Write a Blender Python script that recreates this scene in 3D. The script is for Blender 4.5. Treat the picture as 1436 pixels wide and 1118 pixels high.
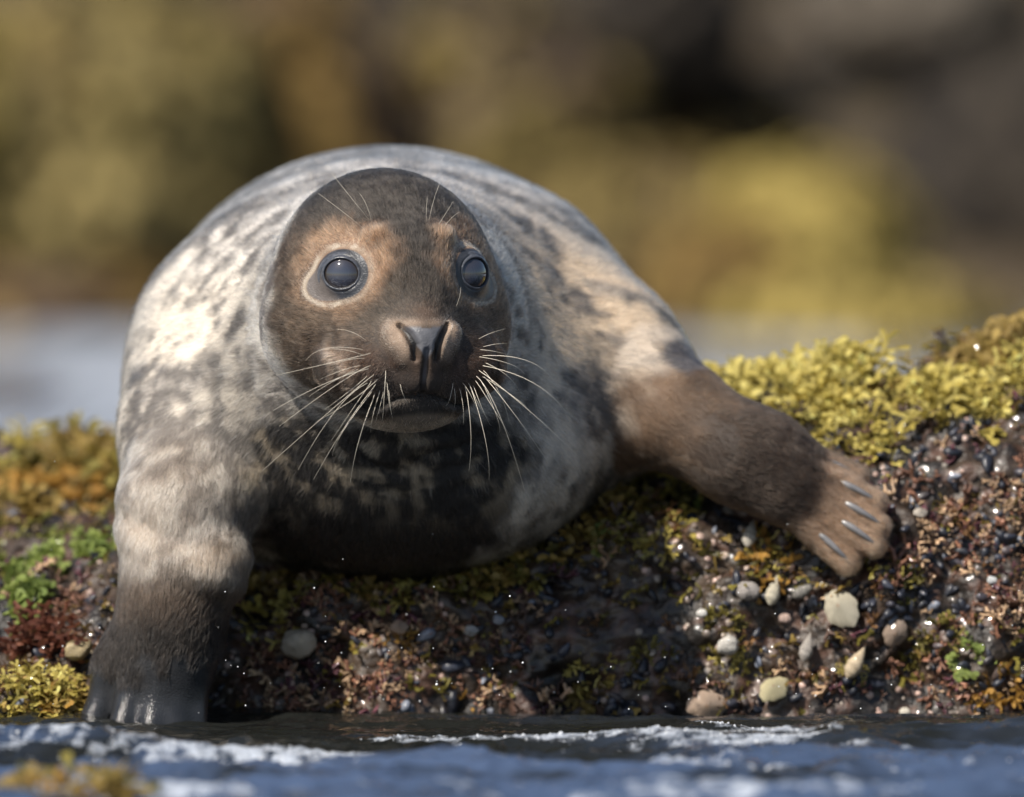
import bpy, bmesh, math, random
import numpy as np
from mathutils import Vector, Matrix

random.seed(7)
RNG = np.random.default_rng(11)
for o in list(bpy.data.objects):
    bpy.data.objects.remove(o)
SC = bpy.context.scene
COL = SC.collection

# ------------------------------------------------------------------ camera
FPX = 12093.0                      # focal length in photograph pixels
W_PX, H_PX = 1436.0, 1118.0
CAM_H = 0.6166                     # lens height above the water
CAM_Y = -8.0
HORIZON = 98.0                     # photograph row of the horizon
PITCH = math.atan((H_PX / 2 - HORIZON) / FPX)
cam_data = bpy.data.cameras.new('camera')
cam = bpy.data.objects.new('camera', cam_data)
COL.objects.link(cam)
cam.location = (0, CAM_Y, CAM_H)
cam.rotation_euler = (math.pi / 2 - PITCH, 0, 0)
cam_data.sensor_width = 36.0
cam_data.lens = FPX / W_PX * 36.0
cam_data.clip_start = 0.1
cam_data.clip_end = 6000
cam_data.dof.use_dof = True
cam_data.dof.focus_distance = 7.995
cam_data.dof.aperture_fstop = 2.7
SC.camera = cam

# ------------------------------------------------------------------ world and sun
SUN_EL, SUN_AZ = math.radians(47), math.radians(-42)   # azimuth: from behind the camera towards its left
sun_from = Vector((math.sin(SUN_AZ) * math.cos(SUN_EL), -math.cos(SUN_AZ) * math.cos(SUN_EL), math.sin(SUN_EL)))
world = bpy.data.worlds.new('World')
SC.world = world
world.use_nodes = True
wn = world.node_tree.nodes
wl = world.node_tree.links
sky = wn.new('ShaderNodeTexSky')
sky.sky_type = 'NISHITA'
sky.sun_disc = False
sky.sun_elevation = SUN_EL
sky.sun_rotation = math.atan2(sun_from.x, sun_from.y)
sky.air_density = 1.0
sky.dust_density = 1.0
wl.new(sky.outputs[0], wn['Background'].inputs[0])
wn['Background'].inputs[1].default_value = 0.066
sun_data = bpy.data.lights.new('sun', 'SUN')
sun_data.energy = 5.0
sun_data.angle = math.radians(0.6)
sun_data.color = (1.0, 0.93, 0.83)
sun = bpy.data.objects.new('sun', sun_data)
COL.objects.link(sun)
sun.location = (-5, -5, 8)
sun.rotation_euler = (-sun_from).to_track_quat('-Z', 'Y').to_euler()
SC.view_settings.view_transform = 'Standard'
SC.view_settings.look = 'None'
SC.view_settings.exposure = 0.48
SC.view_settings.gamma = 1.0
SC.view_settings.use_curve_mapping = False
SC.cycles.max_bounces = 10
SC.cycles.use_denoising = True

# ------------------------------------------------------------------ helpers
def pix(u, v, y):
    """world point seen at photograph pixel (u, v) on the plane Y = y"""
    cp, sp = math.cos(PITCH), math.sin(PITCH)
    a, b = (u - W_PX / 2) / FPX, (H_PX / 2 - v) / FPX
    d = np.array([a, cp + b * sp, -sp + b * cp])
    t = (y - CAM_Y) / d[1]
    return np.array([0, CAM_Y, CAM_H]) + d * t

def pix_water(u, v, z=0.0):
    cp, sp = math.cos(PITCH), math.sin(PITCH)
    a, b = (u - W_PX / 2) / FPX, (H_PX / 2 - v) / FPX
    d = np.array([a, cp + b * sp, -sp + b * cp])
    t = (z - CAM_H) / d[2]
    return np.array([0, CAM_Y, CAM_H]) + d * t

def _hash(i, j, k, seed):
    h = (i.astype(np.int64) * 374761393 + j.astype(np.int64) * 668265263 + k.astype(np.int64) * 2147483647 + seed * 974634777) & 0xFFFFFFFF
    h = ((h ^ (h >> 13)) * 1274126177) & 0xFFFFFFFF
    h = ((h ^ (h >> 16)) * 2246822519) & 0xFFFFFFFF
    h ^= h >> 15
    return (h & 0xFFFF).astype(np.float64) / 65535.0

def noise(p, scale, seed=0):
    """value noise in 0..1"""
    q = np.asarray(p, dtype=np.float64) * scale + 131.7
    f = np.floor(q)
    i = f.astype(np.int64)
    t = q - f
    t = t * t * t * (t * (t * 6 - 15) + 10)
    out = 0
    for dx in (0, 1):
        wx = t[:, 0] if dx else 1 - t[:, 0]
        for dy in (0, 1):
            wy = t[:, 1] if dy else 1 - t[:, 1]
            for dz in (0, 1):
                wz = t[:, 2] if dz else 1 - t[:, 2]
                out = out + wx * wy * wz * _hash(i[:, 0] + dx, i[:, 1] + dy, i[:, 2] + dz, seed)
    return out

def fbm(p, scale, seed=0, octaves=3, gain=0.5):
    s, a, tot = 0, 1.0, 0
    for o in range(octaves):
        s = s + a * noise(p, scale * 2 ** o, seed + o * 17)
        tot += a
        a *= gain
    return s / tot

def sstep(x, a, b):
    t = np.clip((x - a) / (b - a), 0, 1)
    return t * t * (3 - 2 * t)

def mix3(c1, c2, t):
    c1 = np.asarray(c1, dtype=np.float64); c2 = np.asarray(c2, dtype=np.float64)
    t = np.asarray(t)[:, None]
    return c1 * (1 - t) + c2 * t

def mesh_obj(name, verts, faces, mat=None, parent=None, smooth=True, colors=None):
    """verts (n,3); faces: (m,3) or (m,4) array, or a list of arrays of both"""
    me = bpy.data.meshes.new(name)
    verts = np.asarray(verts, dtype=np.float32)
    arrs = faces if isinstance(faces, list) else [faces]
    arrs = [np.asarray(a, dtype=np.int32) for a in arrs if len(a)]
    me.vertices.add(len(verts))
    me.vertices.foreach_set('co', verts.ravel())
    nl = sum(a.size for a in arrs); nf = sum(len(a) for a in arrs)
    me.loops.add(nl); me.polygons.add(nf)
    me.loops.foreach_set('vertex_index', np.concatenate([a.ravel() for a in arrs]))
    starts, tot = [], 0
    for a in arrs:
        starts.append(tot + np.arange(len(a), dtype=np.int32) * a.shape[1]); tot += a.size
    me.polygons.foreach_set('loop_start', np.concatenate(starts).astype(np.int32))
    me.update(calc_edges=True)
    me.validate()
    if smooth:
        me.polygons.foreach_set('use_smooth', np.ones(len(me.polygons), dtype=bool))
    if colors is not None:
        set_colors(me, colors)
    o = bpy.data.objects.new(name, me)
    COL.objects.link(o)
    if mat is not None:
        me.materials.append(mat)
    if parent is not None:
        o.parent = parent
    return o

def set_colors(me, colors, name='pigment'):
    at = me.attributes.new(name, 'FLOAT_COLOR', 'POINT')
    c = np.ones((len(me.vertices), 4), dtype=np.float32)
    c[:, :3] = colors
    at.data.foreach_set('color', c.ravel())

def tag(o, label=None, cat=None, group=None, kind=None):
    if label: o['label'] = label
    if cat: o['category'] = cat
    if group: o['group'] = group
    if kind: o['kind'] = kind
    return o

def new_mat(name):
    m = bpy.data.materials.new(name)
    m.use_nodes = True
    nt = m.node_tree
    return m, nt, nt.nodes['Principled BSDF'], nt.nodes['Material Output']

def setin(node, **kw):
    for k, v in kw.items():
        node.inputs[k.replace('_', ' ')].default_value = v

# ------------------------------------------------------------------ distance-field helpers
def ell(p, c, r):
    q = (p - np.asarray(c)) / np.asarray(r)
    k0 = np.sqrt((q * q).sum(1)) + 1e-9
    g = q / np.asarray(r)
    k1 = np.sqrt((g * g).sum(1)) + 1e-9
    return k0 * (k0 - 1) / k1

def cone(p, a, b, ra, rb):
    a = np.asarray(a); b = np.asarray(b)
    ba = b - a
    t = np.clip(((p - a) @ ba) / (ba @ ba), 0, 1)
    d = p - a - t[:, None] * ba
    return np.sqrt((d * d).sum(1)) - (ra + (rb - ra) * t)

def smin(a, b, k):
    h = np.clip(0.5 + 0.5 * (b - a) / k, 0, 1)
    return b * (1 - h) + a * h - k * h * (1 - h)

def smax(a, b, k):
    return -smin(-a, -b, k)
# ------------------------------------------------------------------ the seal: shape
HEAD_YAW = math.radians(15.3)
HEAD_PITCH = math.radians(0.0)
HEAD_O = pix(548, 420, 0.06)
_cy, _sy = math.cos(HEAD_YAW), math.sin(HEAD_YAW)
HEAD_A = np.array([_cy, _sy, 0.0])                 # head's axis to the picture's right
HEAD_B = np.array([_sy, -_cy, 0.0])                # forward, out of the face
HEAD_C = np.array([0.0, 0.0, 1.0])
HEAD_M = np.stack([HEAD_A, HEAD_B, HEAD_C])        # world offset -> head axes

def to_head(p):
    return (p - HEAD_O) @ HEAD_M.T * 100.0         # centimetres

def from_head(q):
    return np.asarray(q) @ HEAD_M / 100.0 + HEAD_O

EYE_C = {s: np.array([s * 5.5, 4.8, 2.45]) for s in (-1, 1)}
EYE_N = {s: np.array([s * 0.46, 0.86, 0.10]) / np.linalg.norm([0.46, 0.86, 0.10]) for s in (-1, 1)}
EYE_R = 2.45
def eye_frame(s):
    n = EYE_N[s]
    x = np.cross([0, 0, 1.0], n); x /= np.linalg.norm(x)
    if x[0] * s < 0: x = -x                        # x runs to the outer corner
    y = np.cross(n, x); y = y if y[2] > 0 else -y
    return x, y, n

# right flipper (picture right) and left flipper joints
RS, RE, RW = pix(835, 520, 0.34), pix(950, 585, 0.27), pix(1045, 640, 0.235)
RF_BASE = [pix(1085, 622, 0.235), pix(1098, 640, 0.225), pix(1102, 660, 0.22), pix(1098, 680, 0.215), pix(1084, 692, 0.215)]
RF_TIP = [pix(1196, 668, 0.235), pix(1222, 703, 0.215), pix(1228, 735, 0.205), pix(1222, 763, 0.20), pix(1186, 786, 0.20)]
LS, LE, LW = pix(298, 610, 0.25), pix(260, 715, 0.17), pix(245, 840, 0.14)
LF_BASE = [pix(174, 925, 0.14), pix(208, 920, 0.125), pix(230, 922, 0.12), pix(248, 920, 0.12), pix(264, 912, 0.13)]
LF_TIP = [pix(108, 1062, 0.12), pix(152, 1078, 0.09), pix(203, 1084, 0.08), pix(241, 1080, 0.085), pix(274, 1064, 0.10)]

def head_sdf(q, want_eyes=True):
    """q in head axes, centimetres"""
    d = ell(q, (0, -3.0, 1.2), (10.4, 10.5, 10.9))
    d = smin(d, ell(q, (0, -1.6, -3.2), (11.5, 8.6, 7.8)), 4.0)
    bridge = cone(q, (0, 5.5, 2.0), (0, 10.6, -3.2), 4.0, 2.7)
    d = smin(d, bridge, 4.5)
    d = smin(d, ell(q, (0, 5.0, -5.0), (8.0, 6.3, 4.9)), 3.0)
    qa = np.abs(q[:, 0]); qs = np.stack([qa, q[:, 1], q[:, 2]], 1)
    jaw = ell(q, (0, 5.2, -9.0), (5.8, 5.9, 3.1))
    d = smin(d, jaw, 1.4)
    pad = ell(qs, (4.3, 7.3, -6.0), (4.6, 4.0, 3.3))
    d = smin(d, pad, 1.3)
    nose = ell(q, (0, 11.3, -3.9), (2.8, 2.0, 2.25))
    lip = ell(q, (0, 10.6, -6.5), (2.6, 2.0, 2.3))
    d = smin(d, smin(nose, lip, 1.2), 0.9)
    # alar pads beside the nostrils
    d = smin(d, cone(qs, (2.8, 11.2, -2.8), (1.95, 11.6, -5.2), 1.0, 0.8), 0.5)
    # brow bump
    d = smin(d, ell(qs, (3.1, 6.5, 6.1), (0.9, 0.8, 0.6)), 1.6)
    if want_eyes:
        for s in (-1, 1):
            x, y, n = eye_frame(s)
            r = q - EYE_C[s]
            ex, ey, en = r @ x, r @ y, r @ n
            e3 = np.stack([ex, ey, en], 1)
            d = smax(d, -ell(e3, (0.35, -0.15, EYE_R + 0.95), (3.3, 2.7, 1.5)), 1.2)      # shallow socket
            d = smin(d, np.sqrt((r * r).sum(1)) - (EYE_R + 0.12), 0.9)                    # bulge of the closed lids
            d = smax(d, -ell(e3, (0.0, -0.05, EYE_R), (1.85, 1.6, 1.5)), 0.35)            # opening, covered by eye and lids
    # fold of the cheek behind the whisker pad
    fx = 7.5 - 0.06 * (q[:, 2] + 5.5) ** 2
    fold = np.where((q[:, 1] > 2.5), sstep(-np.abs(q[:, 2] + 5.4), -3.4, -1.6), 0)
    d = d + fold * (0.16 * np.exp(-((qa - fx) / 0.34) ** 2) - 0.10 * np.exp(-((qa - fx - 0.85) / 0.45) ** 2))
    # nostril slits
    s2 = np.minimum.reduce([cone(np.stack([qa, q[:, 2], np.zeros_like(qa)], 1), A, B, ra, rb) for A, B, ra, rb in
                            (((2.2, -2.15, 0), (1.55, -2.95, 0), 0.02, 0.14), ((1.55, -2.95, 0), (1.12, -3.85, 0), 0.14, 0.18), ((1.12, -3.85, 0), (1.02, -5.1, 0), 0.18, 0.03))])
    d = np.where(q[:, 1] > 8, d + 0.60 * np.exp(-(np.maximum(s2, 0) / 0.24) ** 2), d)
    # groove below the nose
    g2 = cone(np.stack([qa, q[:, 2], np.zeros_like(qa)], 1), (0, -4.4, 0), (0, -8.4, 0), 0.05, 0.16)
    d = np.where(q[:, 1] > 8, d + 0.30 * np.exp(-(np.maximum(g2, 0) / 0.22) ** 2), d)
    # mouth line between lip and chin
    mc = -8.45 - 0.9 * np.exp(-((qa - 4.0) / 2.0) ** 2) - 0.02 * qa
    d = d + np.where(q[:, 1] > 3, 0.34 * np.exp(-((q[:, 2] - mc) / 0.24) ** 2) * sstep(-qa, -7.0, -4.5), 0)
    return d

def flipper_sdf(p, base, tip, wrist, r0, r1, k):
    d = None
    for b, t in zip(base, tip):
        f = cone(p, b, t, r0, r1)
        d = f if d is None else smin(d, f, 0.012 if base is RF_BASE else 0.010)
    palm = None
    for b in base:
        f = cone(p, wrist, b + (b - wrist) * (0.12 if base is RF_BASE else 0.10), r0 * (1.9 if base is RF_BASE else 1.4), r0 * 1.0)
        palm = f if palm is None else smin(palm, f, 0.02)
    return smin(d, palm, k)

def seal_sdf(p):
    d = ell(p, (-0.122, 0.56, 0.327), (0.240, 0.50, 0.212))
    d = smin(d, ell(p, (-0.08, 1.12, 0.26), (0.165, 0.48, 0.135)), 0.12)
    d = smin(d, cone(p, (-0.06, 1.45, 0.225), (-0.05, 1.66, 0.205), 0.075, 0.045), 0.08)
    for s in (-1, 1):      # hind flippers
        q = p.copy(); q[:, 0] = (q[:, 0] + 0.05) * 0.55; q[:, 2] = (q[:, 2] - 0.20)
        d = smin(d, cone(q, (s * 0.02, 1.62, 0), (s * 0.05, 1.90, -0.01), 0.030, 0.018), 0.03)
    d = smin(d, ell(p, (-0.115, 0.34, 0.275), (0.222, 0.20, 0.132)), 0.10)        # chest
    d = smin(d, cone(p, pix(545, 480, 0.33), pix(550, 432, 0.175), 0.165, 0.119), 0.05)   # neck
    d = smin(d, ell(p, pix(585, 650, 0.225), (0.15, 0.095, 0.08)), 0.05)           # throat and breast
    # folds of loose skin under the chin
    c = pix(590, 645, 0.14); w = p - c
    g = np.exp(-(w[:, 0] / 0.085) ** 2 - (w[:, 1] / 0.10) ** 2 - (w[:, 2] / 0.034) ** 2)
    d = d + 0.0020 * g * np.sin((p[:, 2] - 0.9 * w[:, 0] ** 2 / 0.1) * 2 * math.pi / 0.024 + 2.6 * np.sin(p[:, 0] * 33) + 1.7 * np.sin(p[:, 0] * 71 + p[:, 2] * 40))
    # right shoulder and fore flipper
    d = smin(d, cone(p, pix(712, 462, 0.42), RS, 0.122, 0.086), 0.06)
    arm = smin(cone(p, RS, RE, 0.078, 0.050), cone(p, RE, RW, 0.048, 0.033), 0.02)
    arm = smin(arm, flipper_sdf(p, RF_BASE, RF_TIP, RW, 0.0165, 0.0120, 0.02), 0.045)
    d = smin(d, arm, 0.035)
    # left shoulder and fore flipper
    d = smin(d, cone(p, pix(372, 520, 0.36), LS, 0.13, 0.085), 0.06)
    arm = smin(cone(p, LS, LE, 0.080, 0.058), cone(p, LE, LW, 0.054, 0.036), 0.04)
    arm = smin(arm, ell(p, pix(300, 785, 0.135), (0.034, 0.04, 0.028)), 0.02)     # fold of skin at the elbow
    arm = smin(arm, flipper_sdf(p, LF_BASE, LF_TIP, LW, 0.0185, 0.0125, 0.03), 0.06)
    hx = p[:, 2] - (LE[2] - 0.028 - 0.46 * (p[:, 0] - LE[0]))
    arm = arm + 0.0018 * np.exp(-(hx / 0.011) ** 2) - 0.0022 * np.exp(-((hx + 0.022) / 0.014) ** 2)     # crease above the wrist
    d = smin(d, arm, 0.03)
    q = to_head(p)
    near = (np.abs(q) < 30).all(1)
    if near.any():
        h = head_sdf(q[near]) / 100.0
        # a soft fold where the head meets the neck
        d[near] = smin(d[near], h, 0.012)
    return d

def surface_nets(f, lo, hi, h):
    lo = np.asarray(lo, float); n = np.ceil((np.asarray(hi) - lo) / h).astype(int) + 1
    n = ((n + 3) // 4) * 4 + 1
    # coarse pass
    cn = (n - 1) // 4 + 1
    cg = np.stack(np.meshgrid(*[lo[i] + np.arange(cn[i]) * 4 * h for i in range(3)], indexing='ij'), -1).reshape(-1, 3)
    cd = f(cg).reshape(cn)
    D = np.repeat(np.repeat(np.repeat(cd, 4, 0), 4, 1), 4, 2)[:n[0], :n[1], :n[2]].copy()
    act = np.abs(cd) < 9 * h
    A = np.repeat(np.repeat(np.repeat(act, 4, 0), 4, 1), 4, 2)
    for ax in range(3):
        A = A | np.roll(A, -2, ax) | np.roll(A, 2, ax)
    A = A[:n[0], :n[1], :n[2]]
    idx = np.argwhere(A)
    D[A] = f(lo + idx * h)
    ins = D < 0
    c = np.zeros(n - 1, int)
    for dx in (0, 1):
        for dy in (0, 1):
            for dz in (0, 1):
                c += ins[dx:n[0] - 1 + dx, dy:n[1] - 1 + dy, dz:n[2] - 1 + dz]
    cell = (c > 0) & (c < 8)
    ci = np.argwhere(cell)
    vid = -np.ones(n - 1, int); vid[cell] = np.arange(len(ci))
    pos = np.zeros((len(ci), 3)); cnt = np.zeros(len(ci))
    offs = [np.array([i, j, k]) for i in (0, 1) for j in (0, 1) for k in (0, 1)]
    for a in range(8):
        for b in range(a + 1, 8):
            if np.abs(offs[a] - offs[b]).sum() != 1: continue
            pa, pb = ci + offs[a], ci + offs[b]
            da, db = D[tuple(pa.T)], D[tuple(pb.T)]
            m = (da < 0) != (db < 0)
            t = np.where(m, da / np.where(m, da - db, 1), 0)
            pos[m] += (pa + (pb - pa) * t[:, None])[m]; cnt[m] += 1
    V = lo + pos / cnt[:, None] * h
    quads = []
    for ax in range(3):
        b1, b2 = [(1, 2), (2, 0), (0, 1)][ax]
        sl = [slice(1, n[i] - 1) for i in range(3)]
        s0 = list(sl); s1 = list(sl)
        s0[ax] = slice(0, n[ax] - 1); s1[ax] = slice(1, n[ax])
        i0, i1 = ins[tuple(s0)], ins[tuple(s1)]
        cr = np.argwhere(i0 != i1)
        flip = i1[tuple(cr.T)]
        g = cr + 1; g[:, ax] -= 1
        e1 = np.zeros(3, int); e1[b1] = 1
        e2 = np.zeros(3, int); e2[b2] = 1
        q = np.stack([vid[tuple((g - e1 - e2).T)], vid[tuple((g - e2).T)], vid[tuple(g.T)], vid[tuple((g - e1).T)]], 1)
        q[flip] = q[flip][:, ::-1]
        quads.append(q)
    Q = np.concatenate(quads)
    Q = Q[(Q >= 0).all(1)]
    return V, Q

def sdf_grad(f, p, e=4e-4):
    g = np.zeros_like(p)
    for i in range(3):
        o = np.zeros(3); o[i] = e
        g[:, i] = f(p + o) - f(p - o)
    return g / (2 * e)

def project(f, p, it=3):
    for _ in range(it):
        d = f(p)
        g = sdf_grad(f, p)
        step = d / np.maximum((g * g).sum(1), 0.25)
        p = p - np.clip(step, -0.004, 0.004)[:, None] * g
    return p

def build_body():
    V, Q = surface_nets(seal_sdf, (-0.46, -0.14, -0.10), (0.44, 1.98, 0.58), 0.006)
    bm = bmesh.new()
    vs = [bm.verts.new(v) for v in V]
    for q in Q:
        try: bm.faces.new([vs[i] for i in q])
        except ValueError: pass
    def sub(test, cuts=1):
        co = np.array([v.co for v in bm.verts])
        m = test(co)
        bm.verts.index_update()
        es = [e for e in bm.edges if m[e.verts[0].index] and m[e.verts[1].index]]
        bmesh.ops.subdivide_edges(bm, edges=es, cuts=cuts, use_grid_fill=True)
    def front(co):
        q = to_head(co)
        return (q[:, 1] > -2) & (np.abs(q[:, 0]) < 13) & (q[:, 2] > -13.5)
    def hands(co):
        r = (co[:, 0] > RW[0] - 0.02) & (co[:, 1] < 0.4)
        l = (co[:, 2] < LW[2] + 0.02) & (co[:, 0] < -0.20) & (co[:, 1] < 0.25)
        return r | l
    sub(lambda c: front(c) | hands(c))
    sub(lambda c: to_head(c)[:, 1] > 2.5)
    def fine(co):
        q = to_head(co); m = np.zeros(len(co), bool)
        for s in (-1, 1): m |= ((q - EYE_C[s]) ** 2).sum(1) < 3.6 ** 2
        return m | ((q[:, 1] > 9) & (np.abs(q[:, 0]) < 3.6) & (q[:, 2] > -9.2))
    sub(fine)
    me = bpy.data.meshes.new('body')
    bm.to_mesh(me); bm.free()
    co = np.zeros(len(me.vertices) * 3, np.float32); me.vertices.foreach_get('co', co)
    co = project(seal_sdf, co.reshape(-1, 3).astype(float))
    me.vertices.foreach_set('co', co.astype(np.float32).ravel())
    me.polygons.foreach_set('use_smooth', np.ones(len(me.polygons), bool))
    me.update()
    return me, co

def build_lid(s, mat, parent):
    """both lids of one eye as a ring of skin round the eyeball"""
    x, y, n = eye_frame(s)
    nt, prof = 96, []
    t = np.linspace(0, 2 * math.pi, nt, endpoint=False)
    ct, st = np.cos(t), np.sin(t)
    A, B = 1.62, 1.38
    rings = []
    def on_ball(k, rad, da=0.0):
        ex, ey = (A + da) * k * ct, (B + da) * k * st - 0.05
        en = np.sqrt(np.maximum(rad ** 2 - ex ** 2 - ey ** 2, 0.05))
        return EYE_C[s] + ex[:, None] * x + ey[:, None] * y + en[:, None] * n
    rings.append(on_ball(1.0, EYE_R - 0.06))
    rings.append(on_ball(1.0, EYE_R + 0.05))
    rings.append(on_ball(1.015, EYE_R + 0.15))
    rings.append(on_ball(1.06, EYE_R + 0.22))
    rings.append(on_ball(1.13, EYE_R + 0.22))
    rings.append(on_ball(1.20, EYE_R + 0.14))
    rings.append(on_ball(1.27, EYE_R + 0.13))
    rings.append(on_ball(1.36, EYE_R + 0.18))
    f = lambda q: head_sdf(q)
    out = on_ball(1.54, EYE_R + 0.12)
    for _ in range(4):
        d = f(out); g = np.zeros_like(out)
        for i in range(3):
            o = np.zeros(3); o[i] = 0.03
            g[:, i] = (f(out + o) - f(out - o)) / 0.06
        out = out - (d / np.maximum((g * g).sum(1), 0.3))[:, None] * g
    out = out - n * 0.06
    rings.append(rings[-1] * 0.5 + out * 0.5 + n * 0.03)
    rings.append(out)
    R = np.stack(rings)
    wob = fbm(R.reshape(-1, 3), 2.2, 5).reshape(R.shape[:2]) - 0.5
    R[3:8] += wob[3:8, :, None] * 0.16 * n
    V = from_head(R.reshape(-1, 3))
    m = len(rings)
    i, j = np.meshgrid(np.arange(m - 1), np.arange(nt), indexing='ij')
    a = i * nt + j; b = i * nt + (j + 1) % nt
    F = np.stack([a, b, b + nt, a + nt], -1).reshape(-1, 4)
    if s > 0: F = F[:, ::-1]
    return mesh_obj('eyelid', V, F, mat, parent)
# ------------------------------------------------------------------ the seal: pigment of coat and skin
def blob(p, a, r):
    d = (p - np.asarray(a)) / r
    return np.exp(-(d * d).sum(1))

def seg_t(p, a, b):
    ba = b - a
    return ((p - a) @ ba) / (ba @ ba)

NOSE_W = from_head((0, 12.5, -4.0))
def eye_local(q, s):
    x, y, n = eye_frame(s)
    r = q - EYE_C[s]
    return r @ x, r @ y, r @ n

def bare_eye(q, s):
    """distance-like value, below 1 inside the bare grey skin round the eye"""
    ex, ey, en = eye_local(q, s)
    a = np.sqrt((ex / 2.65) ** 2 + ((ey + 0.05) / 2.35) ** 2)
    b = np.sqrt(((ex - 1.6) / 2.05) ** 2 + ((ey + 1.1) / 1.45) ** 2)      # drawn out to the outer, lower corner
    r = smin(a, b, 0.35)
    return np.where(en > -1.5, r, 9.0)

def nose_skin(q):
    qa = np.abs(q[:, 0])
    top = 2.0 * np.clip((-1.9 - q[:, 2]) / 0.4, 0, 1)
    wid = np.interp(-q[:, 2], [1.8, 2.1, 2.9, 3.8, 4.5, 5.0, 8.2], [1.2, 2.0, 1.5, 1.0, 0.5, 0.22, 0.20])
    m = sstep(wid - qa, -0.12, 0.12) * sstep(-q[:, 2], 1.95 + 0.25 * (qa < .5), 2.4) * sstep(q[:, 2], -7.8, -7.0) * (q[:, 1] > 9)
    return m

def slit(q):
    qa = np.abs(q[:, 0]); z = np.zeros_like(qa); p2 = np.stack([qa, q[:, 2], z], 1)
    s2 = np.minimum.reduce([cone(p2, (2.2, -2.15, 0), (1.55, -2.95, 0), 0.01, 0.12), cone(p2, (1.55, -2.95, 0), (1.12, -3.85, 0), 0.12, 0.17), cone(p2, (1.12, -3.85, 0), (1.02, -5.1, 0), 0.17, 0.02)])
    return sstep(-s2, -0.16, 0.0) * (q[:, 1] > 8.5)

_anch = {}
def anchor(u, v):
    if (u, v) not in _anch: _anch[(u, v)] = raycast([u], [v])[0]
    return _anch[(u, v)]

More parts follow.
